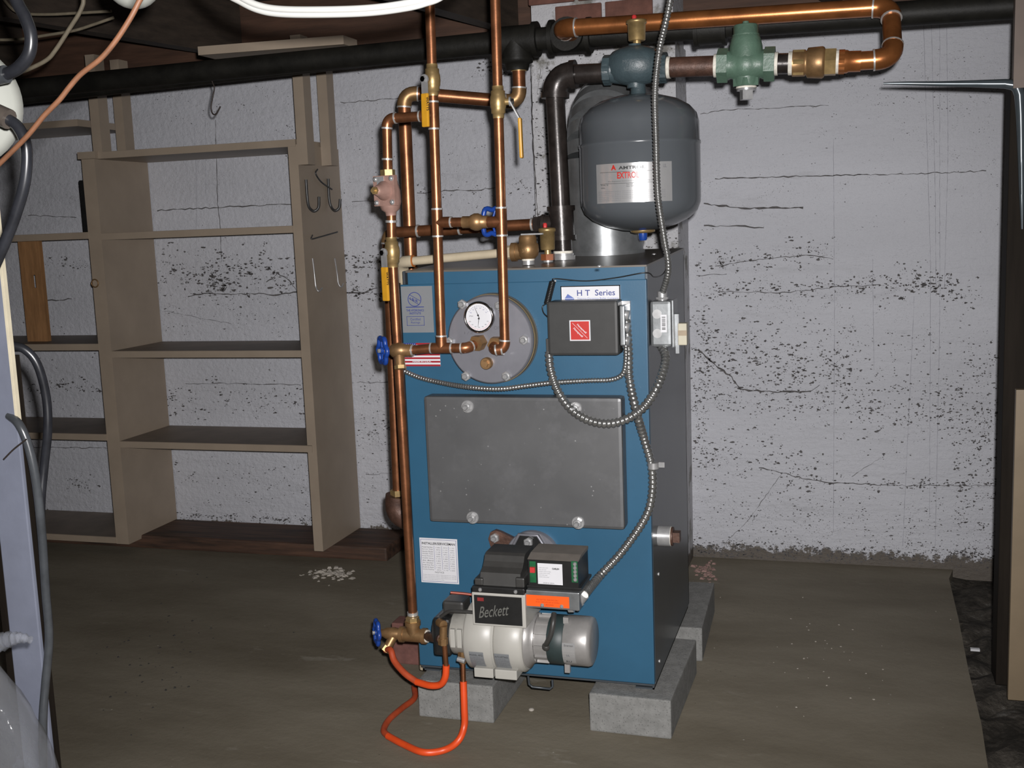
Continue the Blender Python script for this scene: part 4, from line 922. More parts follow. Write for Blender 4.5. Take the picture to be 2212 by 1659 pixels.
for i in range(21):
    u = ua+(ub-ua)*i/20; vs += [tanksurf(u, za_), tanksurf(u, zb1)]
tl = part('label', G().add(vs, [(2*i,2*i+2,2*i+3,2*i+1) for i in range(20)], True), silver_lab, tk, 'silver label with black and red lettering')
Hl = zb1-za_
def tt(s, u, vfrac, h, wdt, mat, **kw): text(s, None,None,None, h, mat, tl, wdt, lambda a_, b_: tanksurf(ua+u+a_, za_+Hl*vfrac+b_, .0012), **kw)
tt('AMTROL', .062, .84, .0075, .062, ink, bold=.03); tt('A', .043, .83, .012, .013, red_p, bold=.05)
tt('EXTROL', .058, .61, .015, .052, red_p, bold=.03)
tt('For Expansion Control in Hydronic Heating Systems', .035, .53, .0028, .12, ink)
tt('MODEL  30', .014, .445, .003, .02, ink); tt('SERIAL', .014, .375, .003, .012, ink); tt('MAX WP 100 PSIG', .08, .445, .003, .03, ink); tt('MAX TEMP 240 F', .08, .395, .003, .028, ink)
for i in range(6): tt('Read instructions before installing or servicing this expansion tank', .006, .28-i*.045, .0024, .165 if i < 5 else .06, greyink)
tt('UL', .166, .85, .008, .008, greyink)
def lline(u0, u1, vf, th=.0007):
    vs = []
    for i in range(13):
        u = ua+u0+(u1-u0)*i/12; vs += [tanksurf(u, za_+Hl*vf, .0012), tanksurf(u, za_+Hl*vf+th, .0012)]
    return G().add(vs, [(2*i,2*i+2,2*i+3,2*i+1) for i in range(12)])
part('printed_line', lline(.012,.15,.78), ink, tl); part('printed_line', lline(.012,.15,.49), ink, tl)
# ================================================================ FLUE PIPE
FY = 2.93; fx = Y(1309,500,FY).x; FR = .098; fz = Y(1300,205,FY).z-FR*.9
flu = thing('flue_pipe', 'galvanized flue pipe with elbow behind the tank running into the chimney', 'flue', (fx,FY,BT))
part('collar', G().cyl((fx,FY,BT),(fx,FY,BT+.02),FR+.004,40), galv, flu)
part('duct', G().cyl((fx,FY,BT+.002),(fx,FY,fz-.075),FR,44), galv, flu)
A = [V((fx,FY,fz-.07))]+[V((fx+.0,FY+.13*(1-cos(t*pi/12)),fz-.07+.13*sin(t*pi/12))) for t in range(1,7)]+[V((fx,CF,fz+.06))]
for i in range(len(A)-1): part('elbow_gore', G().tube([A[i],A[i+1]], lambda k_: FR+.0015*(k_), 40), galv, flu)
# ================================================================ COPPER RISERS IN FRONT
PY = 2.40; pr = .0111
def vpt(px, py, y=PY): return Y(px, py, y)
RA = [vpt(926,-60), vpt(954,752)]; RB = [vpt(1068,-60), vpt(1091,750)]
dA = (RA[1]-RA[0]).normalized(); dB = (RB[1]-RB[0]).normalized()
def onA(py): t = (py+60)/(812.); return RA[0].lerp(RA[1], t)
def onB(py): t = (py+60)/(810.); return RB[0].lerp(RB[1], t)
ra = thing('copper_riser', 'front copper pipe dropping to the left inlet of the round flange', 'pipe', RA[1])
part('pipe', G().cyl(RA[0]-dA*((ZT-RA[0].z)/abs(dA.z)), RA[1], pr, 20), copper, ra)
rb = thing('copper_riser', 'front copper pipe dropping to the right outlet of the round flange', 'pipe', RB[1])
part('pipe', G().cyl(RB[0]-dB*((ZT-RB[0].z)/abs(dB.z)), onB(738), pr, 20), copper, rb)
tee(ra, onA(240), dA, -EX, pr, copper, L=2.6); tee(ra, onA(472), dA, EX, pr, copper, L=2.7); tee(rb, onB(470), dB, -EX, pr, copper, L=2.7)
# bottom of A: tee, elbow into flange
fl_l = Y(1018,745,BF-.06); tA_ = RA[1]
tee(ra, tA_, V((1,0,0)), -dA, pr, copper, L=2.2)
e1 = tA_+EX*.062
run(ra, [tA_+EX*.024, e1, V((e1.x+.022,BF-.034,tA_.z+.010))], pr, copper)
part('hex_bushing', G().hexn(V((e1.x+.016,BF-.055,tA_.z+.008)),V((e1.x+.022,BF-.034,tA_.z+.010)),.019), bronze, ra)
e2 = onB(755); e3 = V((e2.x-.034,PY-.004,e2.z-.002))
run(rb, [onB(730), e2, e3, V((e3.x+.006,BF-.034,e3.z+.012))], pr, copper)
part('hex_bushing', G().hexn(V((e3.x+.005,BF-.055,e3.z+.01)),V((e3.x+.006,BF-.034,e3.z+.012)),.019), bronze, rb)
# ball valves on the risers
bv, gr, ctr, s_ = ball_valve('yellow handled ball valve high on the left front copper pipe', onA(165), -dA, V((-.35,-1,0)), V((-.02,0,-1)), pr*.98, .105)
text('WATTS', ctr+V((.005,-.0055,.028)), V((0,0,-1)), V((1,-.3,0)).normalized(), .0075, ink, gr, .03, bold=.03)
ball_valve('yellow handled ball valve on the right front copper pipe, seen edge on', onB(212), -dB, V((1,.1,0)), V((.01,0,-1)), pr*.98, .125, off=.020)
# crossover between risers, with a blue wheel behind
xa, xb = onA(472), onB(470)
cr_ = thing('bypass_valve', 'bronze gate valve bridging the two front copper pipes, blue wheel behind', 'valve', (xa+xb)/2)
dX = (xb-xa).normalized(); Lx = (xb-xa).length
part('pipe', G().cyl(xa+dX*.026, xb-dX*.026, pr, 18), copper, cr_)
part('valve_body', G().lathe(xa+dX*Lx*.40, dX, [(0,.0135),(.018,.0135),(.02,.016),(.028,.0195),(.037,.0195),(.045,.016),(.047,.014),(.06,.014)], 20), bronze, cr_)
vbc = xa+dX*Lx*.66
part('bonnet', G().cyl(vbc, vbc+V((.01,.045,.0)), .011, 14).hexn(vbc+V((.004,.02,0)), vbc+V((.006,.03,0)), .015), bronze, cr_)
handwheel(cr_, vbc+V((.012,.055,.0)), V((.2,1,-.1)), .030)
# bottom left drain valve with blue wheel
dl = tA_; vlc = Y(862,757,PY-.005)
dv_ = thing('drain_valve', 'bronze drain valve with blue wheel left of the flag sticker', 'valve', vlc-EZ*.03)
part('pipe', G().cyl(tA_-EX*.024, V((vlc.x+.03,PY-.004,vlc.z)), pr, 18), copper, dv_)
part('solder_ring', G().cyl(V((vlc.x+.030,PY-.004,vlc.z)),V((vlc.x+.036,PY-.004,vlc.z)),pr*1.18,18), solder, dv_)
part('valve_body', G().lathe(V((vlc.x-.022,PY-.004,vlc.z)), EX, [(0,.010),(.006,.016),(.022,.020),(.034,.016),(.037,.0145),(.054,.0145)], 20).cyl(vlc, vlc+V((.006,-.012,-.036)), .012, 16), bronze, dv_)
part('spout', G().hexn(vlc+V((.006,-.012,-.034)), vlc+V((.007,-.014,-.042)), .014), brass, dv_)
part('bonnet', G().cyl(V((vlc.x-.018,PY-.004,vlc.z)), V((vlc.x-.034,PY-.004,vlc.z)), .009, 12), brass, dv_)
handwheel(dv_, V((vlc.x-.042,PY-.004,vlc.z)), V((-.8,-.75,0)), .029)
# ================================================================ FEED LINE WITH REGULATOR
FYd = PY+.0
f0 = onA(240); f1 = Y(835,246,PY); f1.z = f0.z+.0
zz0 = Y(838,362,PY); prc = Y(832,412,PY); f3 = Y(845,470,PY)
fd = thing('feed_pipe', 'copper feed pipe looping left through the regulator and down to the burner tee', 'pipe', Y(890,1340,PY))
run(fd, [f0-EX*.03, V((f1.x,PY,f0.z)), Y(838,375,PY)], pr, copper)
part('pipe', G().cyl(Y(845,455,PY), Y(846,515,PY), pr, 18), copper, fd); part('solder_ring', G().cyl(Y(845,476,PY),Y(845,481,PY),pr*1.2,18), solder, fd); part('solder_ring', G().cyl(Y(837,342,PY),Y(837,346,PY),pr*1.2,18), solder, fd)
pd0, pd1 = Y(849,575,PY), Y(892,1332,PY)
part('pipe', G().cyl(pd0, pd1, pr, 20), copper, fd); dP = (pd1-pd0).normalized()
part('solder_ring', G().cyl(pd1-dP*.012,pd1-dP*.004,pr*1.22,18), solder, fd)
# regulator
pv = thing('pressure_regulator', 'pink bronze pressure regulator with bell shaped cap and four screws', 'regulator', prc-EZ*.06)
part('inlet_union', G().lathe(Y(838,382,PY), EZ, [(0,.017),(.016,.017)], 6, True, False), brass, pv)
part('body', G().lathe(Y(845,466,PY), (Y(838,384,PY)-Y(845,466,PY)), [(0,.012),(.008,.013),(.014,.021),(.03,.026),(.055,.026),(.078,.021),(.084,.018),((Y(838,384,PY)-Y(845,466,PY)).length,.018)], 22), prv, pv)
oq = V((-.26,-.97,0)).normalized(); sq = V((.97,-.26,0)).normalized(); cc = Y(833,412,PY-.02)
sqp = part('square_flange', G().obox(cc, sq, oq, EZ, .030, .006, .034), prv, pv)
part('bell_cap', G().lathe(cc+oq*.004, oq, [(0,.0225),(.004,.022),(.014,.0165),(.026,.012),(.031,.010),(.033,.007)], 26), prv, pv)
part('adjusting_screw', G().cyl(cc+oq*.034, cc+oq*.048, .005, 10).hexn(cc+oq*.036, cc+oq*.042, .009), brass, pv)
for a_ in (-1,1):
    for b_ in (-1,1): inst('screw', mesh('pan_screw', G().lathe((0,0,0),(0,0,1),[(0,.0062),(.003,.006),(.005,.003)],12), V((0,0,0)), zinc), sqp, cc+oq*.006+sq*.0225*a_+EZ*.0265*b_, EZ.rotation_difference(oq))
part('tag_plate', G().obox(cc+oq*.0075+sq*-.008+EZ*.02, sq, oq, EZ, .010, .0006, .012), zinc, sqp)
bv, gr, ctr, s_ = ball_valve('yellow handled ball valve low on the feed pipe beside the boiler', Y(847,545,PY), -dP, V((-.4,-1,0)), V((.0,0,-1)), pr*.98, .112)
text('WATTS', ctr+V((.005,-.0055,.028)), V((0,0,-1)), V((1,-.4,0)).normalized(), .0075, ink, gr, .03, bold=.03)
# burner inlet tee and drain
bt = Y(893,1372,PY-.01)
bd = thing('oil_shutoff_valve', 'bronze tee and blue wheel valve left of the burner', 'valve', bt-EZ*.03)
part('tee', G().cyl(bt-EX*.028,bt+EX*.03,.0165,18).cyl(bt,bt+EZ*.034,.0165,18), bronze, bd)
for P, D in ((bt+EX*.028,EX),(bt+EZ*.030,EZ),(bt-EX*.028,-EX)): part('collar', G().cyl(P-D*.004,P+D*.006,.0195,18), bronze, bd)
part('reducer', G().hexn(bt+EZ*.036,bt+EZ*.046,.0165), brass, bd)
part('thread_tape', G().cyl(bt+EX*.034,bt+EX*.039,.0155,16), ptfe, bd); pj = Y(955,1380,BY-.05)
part('nipple', G().cyl(bt+EX*.036, pj, .0115, 16), steel_rust, bd)
vv = bt-EX*.040
part('valve_body', G().lathe(bt-EX*.086, EX, [(0,.008),(.008,.010),(.016,.014),(.035,.016),(.048,.013),(.056,.012)], 18).cyl(vv-EX*.008, vv+V((-.022,-.02,-.030)), .011, 14), bronze, bd)
part('spout', G().hexn(vv+V((-.020,-.018,-.026)), vv+V((-.027,-.024,-.036)), .014), brass, bd)
handwheel(bd, bt-EX*.096, V((-.85,-.6,.05)), .027)
# ================================================================ RETURN PIPES BEHIND
ly = 2.86; lr = .0175
la, lb, lc, ldd = Y(890,700,ly), Y(872,200,ly), Y(1116,222,KY), V((k1.x+.004,KY,k1.z-.06))
rt = thing('return_pipe', 'thick copper return pipe rising beside the boiler to the black main', 'pipe', V((la.x,ly,0)))
run(rt, [V((la.x,ly,.30)), lb, V((ldd.x,KY,lc.z)), ldd], lr, copper, bronze)
part('adapter', G().cyl(ldd-EZ*.02,ldd+EZ*.012,.0215,18).hexn(ldd-EZ*.004,ldd+EZ*.012,.024), brass, rt)
part('floor_foot', G().cyl((la.x,ly,.0),(la.x,ly,.30),lr*1.02,18), copper, rt)
# side branch at mid height
hA = ptee-EX*sr*2.6; hB = Y(836,503,RY); 
sbp = thing('branch_pipe', 'copper branch running from the steel riser to the left and down beside the boiler', 'pipe', V((hB.x,RY,.4)))
b1 = Y(860,1070,RY); b2 = Y(848,1118,RY)
run(sbp, [hA, V((hB.x,RY,hB.z)), V((b1.x,RY,b1.z))], .0143, copper, bronze)
m_ = hA.lerp(hB,.42); 
for t_ in (.03,.50,.62,.78): part('solder_ring', G().cyl(hA.lerp(hB,t_),hA.lerp(hB,t_+.012),.0168,18), solder, sbp)
part('coupling', G().cyl(hA.lerp(hB,.51),hA.lerp(hB,.62),.0163,18), copper, sbp)
part('adapter', G().hexn(V((b1.x,RY,b1.z)),V((b1.x,RY,b1.z+.016)),.021), brass, sbp)
lo = V((b1.x-.012,RY,b2.z))
A = arc(V((b1.x,RY,b1.z)), lo, V((BX0,RY,lo.z)), .045)
part('lower_elbow', G().tube([V((b1.x,RY,b1.z))]+A+[V((BX0-.03,RY,lo.z))], .0340, 20), steel_rust, sbp, 'rusty lower elbow')
part('thread_tape', G().cyl((BX0-.032,RY,lo.z),(BX0-.024,RY,lo.z),.031,20), ptfe, sbp); part('stub', G().cyl((BX0-.03,RY,lo.z),(BX0+.004,RY,lo.z),.024,20), zinc, sbp)
# ================================================================ RELIEF VALVE, DISCHARGE PIPE, SECOND VENT
rv = Y(1142,585,2.56); rv.z = BT+.002
rl = thing('relief_valve', 'bronze pressure relief valve with flat metal lever on the boiler top', 'valve', rv, None)
part('threaded_stub', G().cyl(rv,rv+EZ*.010,.0145,18), zinc, rl); part('thread_tape', G().cyl(rv+EZ*.010,rv+EZ*.015,.0155,18), ptfe, rl)
zt4 = Y(1142,525,2.56).z-BT
part('body', G().lathe(rv+EZ*.014, EZ, [(0,.016),(.008,.024),(.020,.0265),(.034,.025),(.038,.021),(.050,.021),(max(.056,zt4-.012),.018)], 24).cyl(rv+V((0,0,.031)),rv+V((-.034,0,.031)),.019,18), bronze, rl)
part('outlet_collar', G().cyl(rv+V((-.040,0,.031)),rv+V((-.028,0,.031)),.0225,18), bronze, rl)
part('lever', G().obox(rv+V((.012,-.002,max(.072,zt4+.004))),V((1,0,.0)),EY,EZ,.026,.006,.0018), zinc, rl)
text('3/4', rv+V((-.007,-.0272,.030)), EX, EZ, .008, bronze, rl, .013)
dz = .031; dpa = rv+V((-.040,0,dz)); dpb = Y(868,566,2.56)
dc = thing('discharge_pipe', 'cream plastic discharge pipe along the boiler top', 'pipe', dpb-EZ*.02)
dD = (dpa-dpb).normalized()
part('pipe', G().cyl(dpa-dD*.02, dpb, .0108, 18), cpvc, dc); part('adapter', G().lathe(dpa, -dD, [(0,.0165),(.012,.0165),(.014,.0145),(.03,.014)], 8, True, False), cpvc, dc)
part('elbow', G().tube([dpb+dD*.03, dpb+dD*.006, dpb-dD*.004+V((0,.01,-.002)), dpb-dD*.008+V((0,.025,-.02)), dpb-dD*.008+V((0,.03,-.05))], .0145, 16), cpvc, dc)
part('primer_ring', G().cyl(dpb+dD*.029, dpb+dD*.032, .0149, 16), M('orange_primer',(.36,.11,.02,1)), dc)
part('drop', G().cyl(dpb-dD*.008+V((0,.03,-.05)), V((dpb.x-.01,2.59,.05)), .0108, 16), cpvc, dc)
av = Y(1184,568,2.63); av.z = BT+.004
part('bushing', G().hexn(av,av+EZ*.014,.0165), steel_rust, rl) if False else None
nb_ = thing('vent_bushing', 'rust coloured bushing under the small brass vent on the boiler top', 'bushing', av)
part('stub', G().cyl(av,av+EZ*.006,.012,16), zinc, nb_); part('hex', G().hexn(av+EZ*.005,av+EZ*.02,.0175), M('rust_orange',(.22,.07,.025,1),.5,.2), nb_)
air_vent('brass air vent with red cap standing on the boiler top', av+EZ*.019, Y(1184,480,2.63).z-av.z-.019, .0185)
# ================================================================ FLEXIBLE METAL CABLES
def bx_cable(label, pts, r, pitch, endc=True):
    P = resample(cat(pts, 14), pitch/4)
    b = min(P, key=lambda v: v.z)
    t = thing('flexible_conduit', label, 'conduit', b, 'spiral metal conduits')
    part('armour', G().tube(P, lambda i: r*(.76, .98, 1.07, .98)[i % 4], 10), bxm, t); return t
swx, swy = BX1+.026, sy0+.03
bx_cable('spiral metal conduit dropping from the ceiling past the tank', [V((Y(1500,-200,2.42).x,2.42,ZT)), Y(1475,-110,2.40), Y(1456,-40,2.40), Y(1440,40,2.42), Y(1424,110,2.45), Y(1415,200,2.46), Y(1417,300,2.47), Y(1421,420,2.47), Y(1434,510,2.48), Y(1444,580,2.49), V((swx,swy,zt_+.012))], .0074, .0072)
bx_cable('thick spiral metal conduit looping from the switch box to the control box', [V((BX1+.020,swy-.01,zb_+.006)), Y(1438,775,BF+.01), Y(1420,835,BF-.05), Y(1385,885,BF-.068), Y(1335,912,BF-.072), Y(1285,912,BF-.070), Y(1238,888,BF-.066), Y(1207,848,BF-.055), Y(1190,800,BF-.05), Y(1186,760,BF-.04)], .0100, .0105)
bx_cable('thick spiral metal conduit running from the control box down to the burner', [Y(1353,690,BF-.025), Y(1358,760,BF-.018), Y(1360,820,BF-.016), Y(1375,890,BF-.045), Y(1392,950,BF-.014), Y(1408,1010,BF-.012), Y(1408,1070,BF-.014), Y(1393,1120,BF-.02), Y(1345,1190,BF-.04), Y(1295,1245,BF-.07), Y(1262,1285,CFy+.03)], .0100, .0105)
bx_cable('thin spiral metal conduit sagging across the boiler below the round flange', [Y(862,796,BF-.01), Y(905,815,BF-.016), Y(960,828,BF-.03), Y(1020,837,BF-.054), Y(1080,840,BF-.056), Y(1140,833,BF-.05), Y(1200,826,BF-.045), Y(1270,822,BF-.02), Y(1320,820,BF-.014), Y(1345,808,BF-.018), Y(1352,780,BF-.024), Y(1352,740,BF-.03)], .0060, .0068)
c0, c1_ = Y(1262,1284,CFy+.03), Y(1240,1310,CFy+.03)
solo('conduit_connector', 'grey angled connector joining the conduit to the burner control', 'connector', G().cyl(c0, c0.lerp(c1_,.6), .0125, 16).cyl(c0.lerp(c1_,.5), c1_, .014, 16).cyl(c1_, c1_+V((-.012,0,-.001)), .013, 16), zinc)
cl = Y(1411,1006,BF-.02); solo('cable_clip', 'pale cable clip with screw on the edge of the boiler front', 'clip', G().lathe(cl+V((0,.002,-.007)), EZ, [(0,.0125),(.014,.0125)], 16).obox(cl+V((.016,.012,0)),EX,EY,EZ,.008,.002,.006), zinc)
# cable tie marks on the hanging conduit
# ================================================================ ORANGE OIL LINES
o1 = thing('oil_hose', 'short orange coated oil line looping from the pump to the shutoff valve', 'hose', Y(930,1482,BY-.05))
h0 = Y(960,1390,BY-.055)
part('copper_end', G().tube([h0, Y(964,1440,BY-.055)], .006, 10), copper, o1)
part('sleeve', G().tube(cat([Y(964,1437,BY-.055), Y(962,1462,BY-.055), Y(952,1478,BY-.05), Y(930,1481,BY-.045), Y(900,1473,BY-.03)]), .0082, 12), orange_p, o1)
part('dusty_sleeve', G().tube(cat([Y(902,1474,BY-.03), Y(875,1455,BY-.02), Y(852,1428,BY), Y(844,1405,BY+.015), vv+V((-.025,-.022,-.034))]), .0078, 12), orange_dirty, o1)
o2_ = thing('oil_hose', 'long orange coated oil line curving over the floor in front of the blocks', 'hose', Z(930,1627,0))
part('copper_end', G().tube([Y(1000,1428,BY-.03), Y(1001,1475,BY-.04)], .006, 10), copper, o2_)
part('sleeve', G().tube(cat([Y(1001,1472,BY-.04), Y(1003,1530,BY-.05), Y(1003,1568,BY-.055), V((Z(990,1600,.03).x,Z(990,1600,.03).y,.03)), Z(960,1620,.009), Z(915,1625,.008), Z(872,1608,.008), Z(838,1590,.008)]), .0082, 12), orange_p, o2_)
part('dusty_sleeve', G().tube(cat([Z(840,1591,.008), Z(829,1578,.008), Z(840,1555,.008), Z(868,1530,.008), Z(895,1508,.008), Z(918,1485,.012)+V((-.03,.0,0))]), .0078, 12), orange_dirty, o2_)
# ================================================================ RIGHT POST, BRACKET, TAN BOARD
pa = Y(2173,600,2.90); zj = Y(2190,165,2.90).z
po = thing('wooden_post', 'dark brown wooden post at the right beside the white wall', 'post', (pa.x+.05,2.94,0))
part('post_body', G().cbox((pa.x,2.90,0),(pa.x+.14,2.99,zj),.003), post_dark, po)
ub = Y(2187,100,2.90).x
part('upper_board', G().box((ub,2.868,zj-.03),(ub+.12,2.899,ZT)), M('dusty_pink_brown_paint',(.14,.105,.085,1),.6,0,.15,8), po)
br = thing('shelf_bracket', 'grey tapered steel shelf bracket fixed to the dark post', 'bracket', Y(2205,490,2.885))
arm = [Y(px,py,2.885) for px,py in ((1908,180),(1960,180),(2030,181),(2110,181),(2170,181),(2188,183),(2198,190),(2203,205),(2205,250),(2206,330),(2207,420),(2208,495))]
rads = [.0025,.0045,.006,.0085,.011,.0125,.013,.0125,.011,.0085,.006,.0025]
part('arm', G().tube(arm, lambda i: rads[i], 12), bracket_g, br)
part('rib', G().tube([a_+V((0,-.004,0)) for a_ in arm[6:11]], lambda i: .007-.0009*i, 8), bracket_g, br)
tb0 = Z(2177,1512,0); tz_ = Y(2181,842,tb0.y).z
solo('tan_board', 'tan painted board with brown stains standing against the dark post', 'board', G().cbox((tb0.x,tb0.y,0),(tb0.x+.16,tb0.y+.022,tz_),.002), tanpaint)
# ================================================================ SMALL THINGS ON THE FLOOR
bp = Z(886,1436,0)
solo('red_brick', 'dull red brick standing on end beside the boiler foot', 'brick', G().cbox((bp.x-.05,bp.y,0),(bp.x+.035,bp.y+.06,.118),.004), M('dusty_red_brick',(.13,.055,.045,1),.85,0,.25,30,.3,80))
def crumbs(name, label, n, box, s0, s1, mat, seed):
    random.seed(seed); g = G()
    for _ in range(n):
        px = random.gauss((box[0]+box[2])/2, (box[2]-box[0])/5); py = random.gauss((box[1]+box[3])/2, (box[3]-box[1])/5)
        p = Z(px, py, 0); s = random.uniform(s0, s1); a_ = random.random()*3
        u = V((cos(a_),sin(a_),0)); v = V((-sin(a_),cos(a_),0))
        P = [p+u*s*random.uniform(.6,1.2)*i+v*s*random.uniform(.5,1)*j for i, j in ((-1,-1),(1,-1),(1,1),(-1,1))]
        g.hexa(P+[q*1.0+EZ*s*random.uniform(.3,.8)-(q-p)*.4 for q in P])
    o = solo(name, label, 'debris', g, mat); o['kind'] = 'stuff'
crumbs('plaster_crumbs', 'pale plaster crumbs scattered on the floor before the timber', 70, (640,1222,780,1258), .002, .011, M('plaster_dust',(.34,.31,.27,1),.9), 4)
crumbs('brick_crumbs', 'pinkish rubble crumbs by the rear corner of the boiler', 60, (1495,1205,1550,1265), .002, .010, M('pink_rubble',(.25,.16,.14,1),.9), 8)
crumbs('floor_grit', 'fine white grit scattered on the right floor', 40, (1500,1230,2050,1600), .0012, .003, M('plaster_dust',(.34,.31,.27,1)), 9)
crumbs('dark_grit', 'fine dark grit scattered on the left floor', 60, (120,1240,600,1600), .0015, .0045, M('dark_grit_m',(.03,.027,.024,1),.9), 10)
p = Z(1148,1536,0); solo('pebble', 'small pale pebble on the floor between the front blocks', 'pebble', G().sphere(p+EZ*.004,.0075,10,6,.55), M('plaster_dust',(.34,.31,.27,1)))
p = Z(2106,1409,-.02); solo('paper_scrap', 'small white scrap on the rough ground by the tan board', 'scrap', G().obox(p+EZ*.008,EX,EY,EZ,.012,.006,.003), white_lab)
# ================================================================ LEFT FOREGROUND
LYb = 1.62
e1_ = Y(62,1156,LYb)
lp = thing('painted_board', 'pale blue painted upright board at the left edge of the view', 'board', (e1_.x-.03,LYb,0))
part('face_board', G().cbox((e1_.x-.066,LYb,0),(e1_.x,LYb+.009,1.865),.002), bluepost, lp)
zc0, zc1 = Y(36,930,LYb).z, 1.5
part('cream_edge', G().box((e1_.x,LYb+.001,zc0),(e1_.x+.0015,LYb+.010,zc1)).box((e1_.x-.003,LYb-.0008,zc0+.02),(e1_.x+.001,LYb,zc1)), creamstrip, lp)
part('dark_backing_strip', G().box((e1_.x-.09,LYb+.0095,0),(e1_.x-.006,LYb+.030,1.0)), post_dark, lp)  # dark strip added behind the face board, lower part only
def cable(name, label, pp, r, mat, y=None, cat_='cable', group=None, n=12):
    P = cat([Y(px,py,(q[0] if q else y)) for px,py,*q in pp], 10)
    return solo(name, label, cat_, G().tube(P, r, n), mat, group)
cable('grey_cable', 'thick grey cable running down the pale blue board', [(20,898,LYb+.005),(42,918,LYb-.006),(62,965,LYb-.004),(78,1040,LYb+.0),(90,1150,LYb+.01),(99,1280,LYb+.012),(106,1380,LYb+.012),(98,1480,LYb+.0),(93,1560,LYb-.012),(94,1700,LYb-.014)], .0078, cable_gr)
cable('black_cable', 'black cable curving behind the pale blue board across the left shelves', [(20,745,LYb+.04),(55,756,LYb+.05),(82,790,LYb+.06),(100,860,LYb+.07),(103,930,LYb+.07),(95,1010,LYb+.07),(88,1100,LYb+.06),(90,1250,LYb+.05)], .0082, cable_bk)
cable('wire_tie', 'short dull wire tie crossing the grey cable', [(8,992,LYb-.03),(30,970,LYb-.025),(57,949,LYb-.02)], .0014, wire_dk)
# round white fixture with two cables
FXY = 1.40; fcn = Y(-100,225,FXY); frd = 138*((fcn-CAM).dot(FW))/FPX
fx_ = thing('round_fixture', 'round white porcelain fixture cut by the left edge of the view', 'light fixture', fcn-EZ*frd)
axf = (CAM-fcn).normalized()
part('dish', G().lathe(fcn, axf, [(-.02,frd*.8),(-.005,frd),(.004,frd),(.02,frd*.85),(.03,frd*.5),(.034,.01)], 48), porcelain, fx_)
part('mounting_stem', G().tube([fcn, fcn-axf*.05, fcn-axf*.06+V((-.10,0,.04)), V((fcn.x-.14,fcn.y,ZT))], .012, 12), post_dark, fx_)
part('connector', G().cyl(Y(-22,168,FXY-.05), Y(14,160,FXY-.05), .0125, 14), cable_gr, fx_); part('connector', G().cyl(Y(-20,240,FXY-.05), Y(20,258,FXY-.05), .0145, 14), M('grey_brown_metal',(.12,.10,.085,1),.4,.3), fx_)
cable('black_cable', 'glossy black cable arching up out of the round white fixture', [(8,162,FXY-.05),(38,148,FXY-.05),(62,118,FXY-.05),(67,78,FXY-.05),(55,38,FXY-.05),(28,-25,FXY-.05),(0,-200,FXY-.05),(-10,-420,FXY-.05)], .0088, cable_bk)
cable('black_cable', 'glossy black cable hanging down from the round white fixture', [(12,254,FXY-.05),(40,276,FXY-.05),(57,320,FXY-.05),(54,390,FXY-.05),(35,460,FXY-.05),(12,520,FXY-.05),(-12,575,FXY-.05)], .0082, cable_bk)
cable('orange_cord', 'thin orange-brown cord running diagonally across the upper left corner', [(360,-420),(335,-130),(316,-30),(300,4),(280,42),(250,88),(218,126),(175,160),(150,188),(128,216),(95,250),(55,298),(-20,372)], .0028, cable_or, y=1.02)
cable('old_cable', 'dusty beige cable dropping from the joists and curving left', [(172,-160),(180,-20),(176,18),(150,62),(120,108),(100,130),(60,150),(15,166),(-30,180)], .0048, cable_be, y=2.2)
cable('old_cable', 'dusty beige cable stapled along the joist, lower one', [(-30,86),(40,85),(100,76),(160,66),(205,52),(245,38)], .0042, cable_be, y=2.75)
cable('old_cable', 'dusty beige cable stapled along the joist, upper one', [(5,-5),(30,22),(60,30),(110,31),(170,28),(240,24)], .0042, cable_be, y=2.75)
wc_ = thing('white_cable', 'bright white flat cable sagging across the top of the view', 'cable', Y(700,28,1.28))
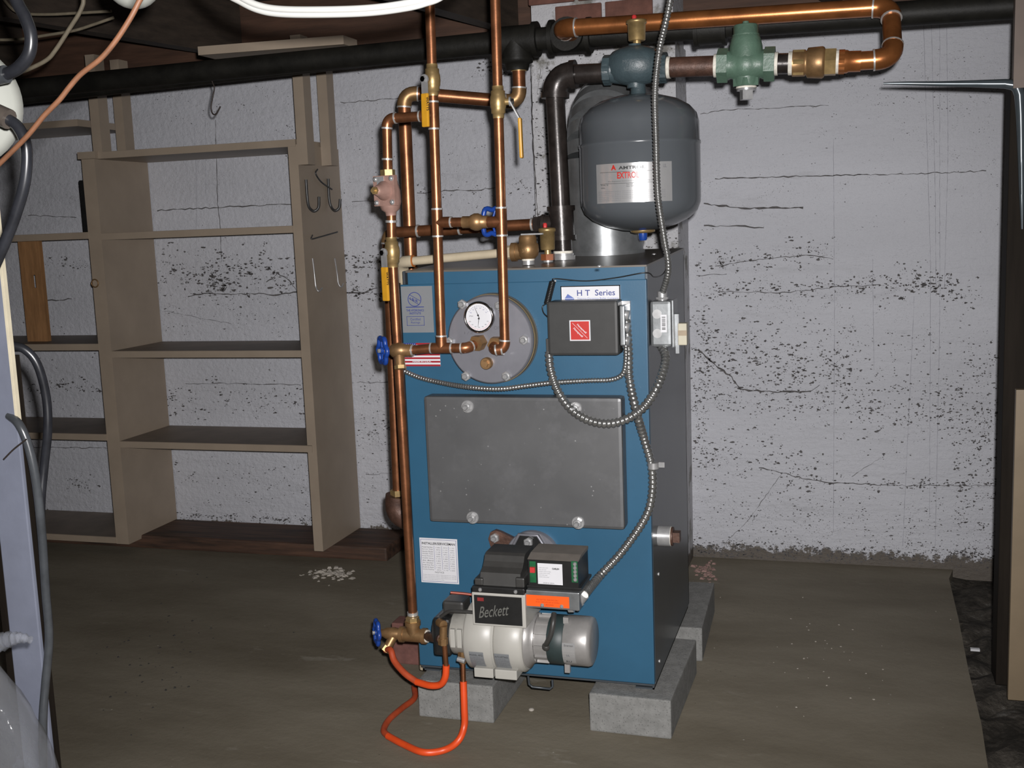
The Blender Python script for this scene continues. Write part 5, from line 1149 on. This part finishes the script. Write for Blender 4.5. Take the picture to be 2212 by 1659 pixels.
wpts = [(330,-330),(420,-110),(478,-30),(520,-2),(560,16),(610,24),(700,25),(790,22),(860,14),(915,2),(965,-22),(1040,-110),(1130,-330)]
part('sheath', G().tube(cat([Y(px,py-4,1.28) for px,py in wpts],10), .0042, 12), cable_wh, wc_)
part('sheath_edge', G().tube(cat([Y(px,py+6,1.283) for px,py in wpts],10), .0042, 12), cable_wh, wc_)
gp = Y(286,-44,1.62); gR = 61*((gp-CAM).dot(FW))/FPX
lm = thing('globe_lamp', 'white globe lamp just below the joists, cut by the top edge', 'lamp', gp)
part('globe', G().sphere(gp, gR, 28, 16), porcelain, lm)
part('socket', G().lathe(gp+EZ*gR*.9, EZ, [(0,.02),(.02,.024),(.03,.03),(max(.04,ZT-gp.z-gR*.9),.03)], 20), porcelain, lm)
# crumpled clear plastic bag
import math as _m
bgc = Y(-30,1500,1.36); ztop = Y(0,1392,1.36).z
random.seed(11); vs = []; nseg, nr = 40, 26
ph = [(random.uniform(0,6.3), random.randint(2,9), random.uniform(1,9)) for _ in range(9)]
for j in range(nr+1):
    t = j/nr; z = ztop*t; r0 = .13*(1-t**6)*(.75+.25*_m.sin(t*3))+.016
    for i in range(nseg):
        a_ = 2*pi*i/nseg; d_ = sum(_m.sin(k_*a_+p_+q_*t*2) for p_, k_, q_ in ph)/9
        r = r0*(1+.22*d_)+random.uniform(-.003,.003); vs.append(V((bgc.x-.035+cos(a_)*r, bgc.y+sin(a_)*r*.6, z)))
bg = thing('plastic_bag', 'crumpled clear plastic bag in the lower left corner', 'bag', (bgc.x-.035,bgc.y,0))
part('bag_body', G().add(vs, [(j*nseg+i, j*nseg+(i+1)%nseg, (j+1)*nseg+(i+1)%nseg, (j+1)*nseg+i) for j in range(nr) for i in range(nseg)], True), film, bg)
ear = [Y(px,py,1.35) for px,py in ((-30,1400),(0,1388),(25,1380),(45,1378),(66,1382))]
part('bag_ear', G().tube(cat(ear,5), lambda i: .016*(1-.035*i)*(1+.25*_m.sin(i*2.3)), 9), film, bg)
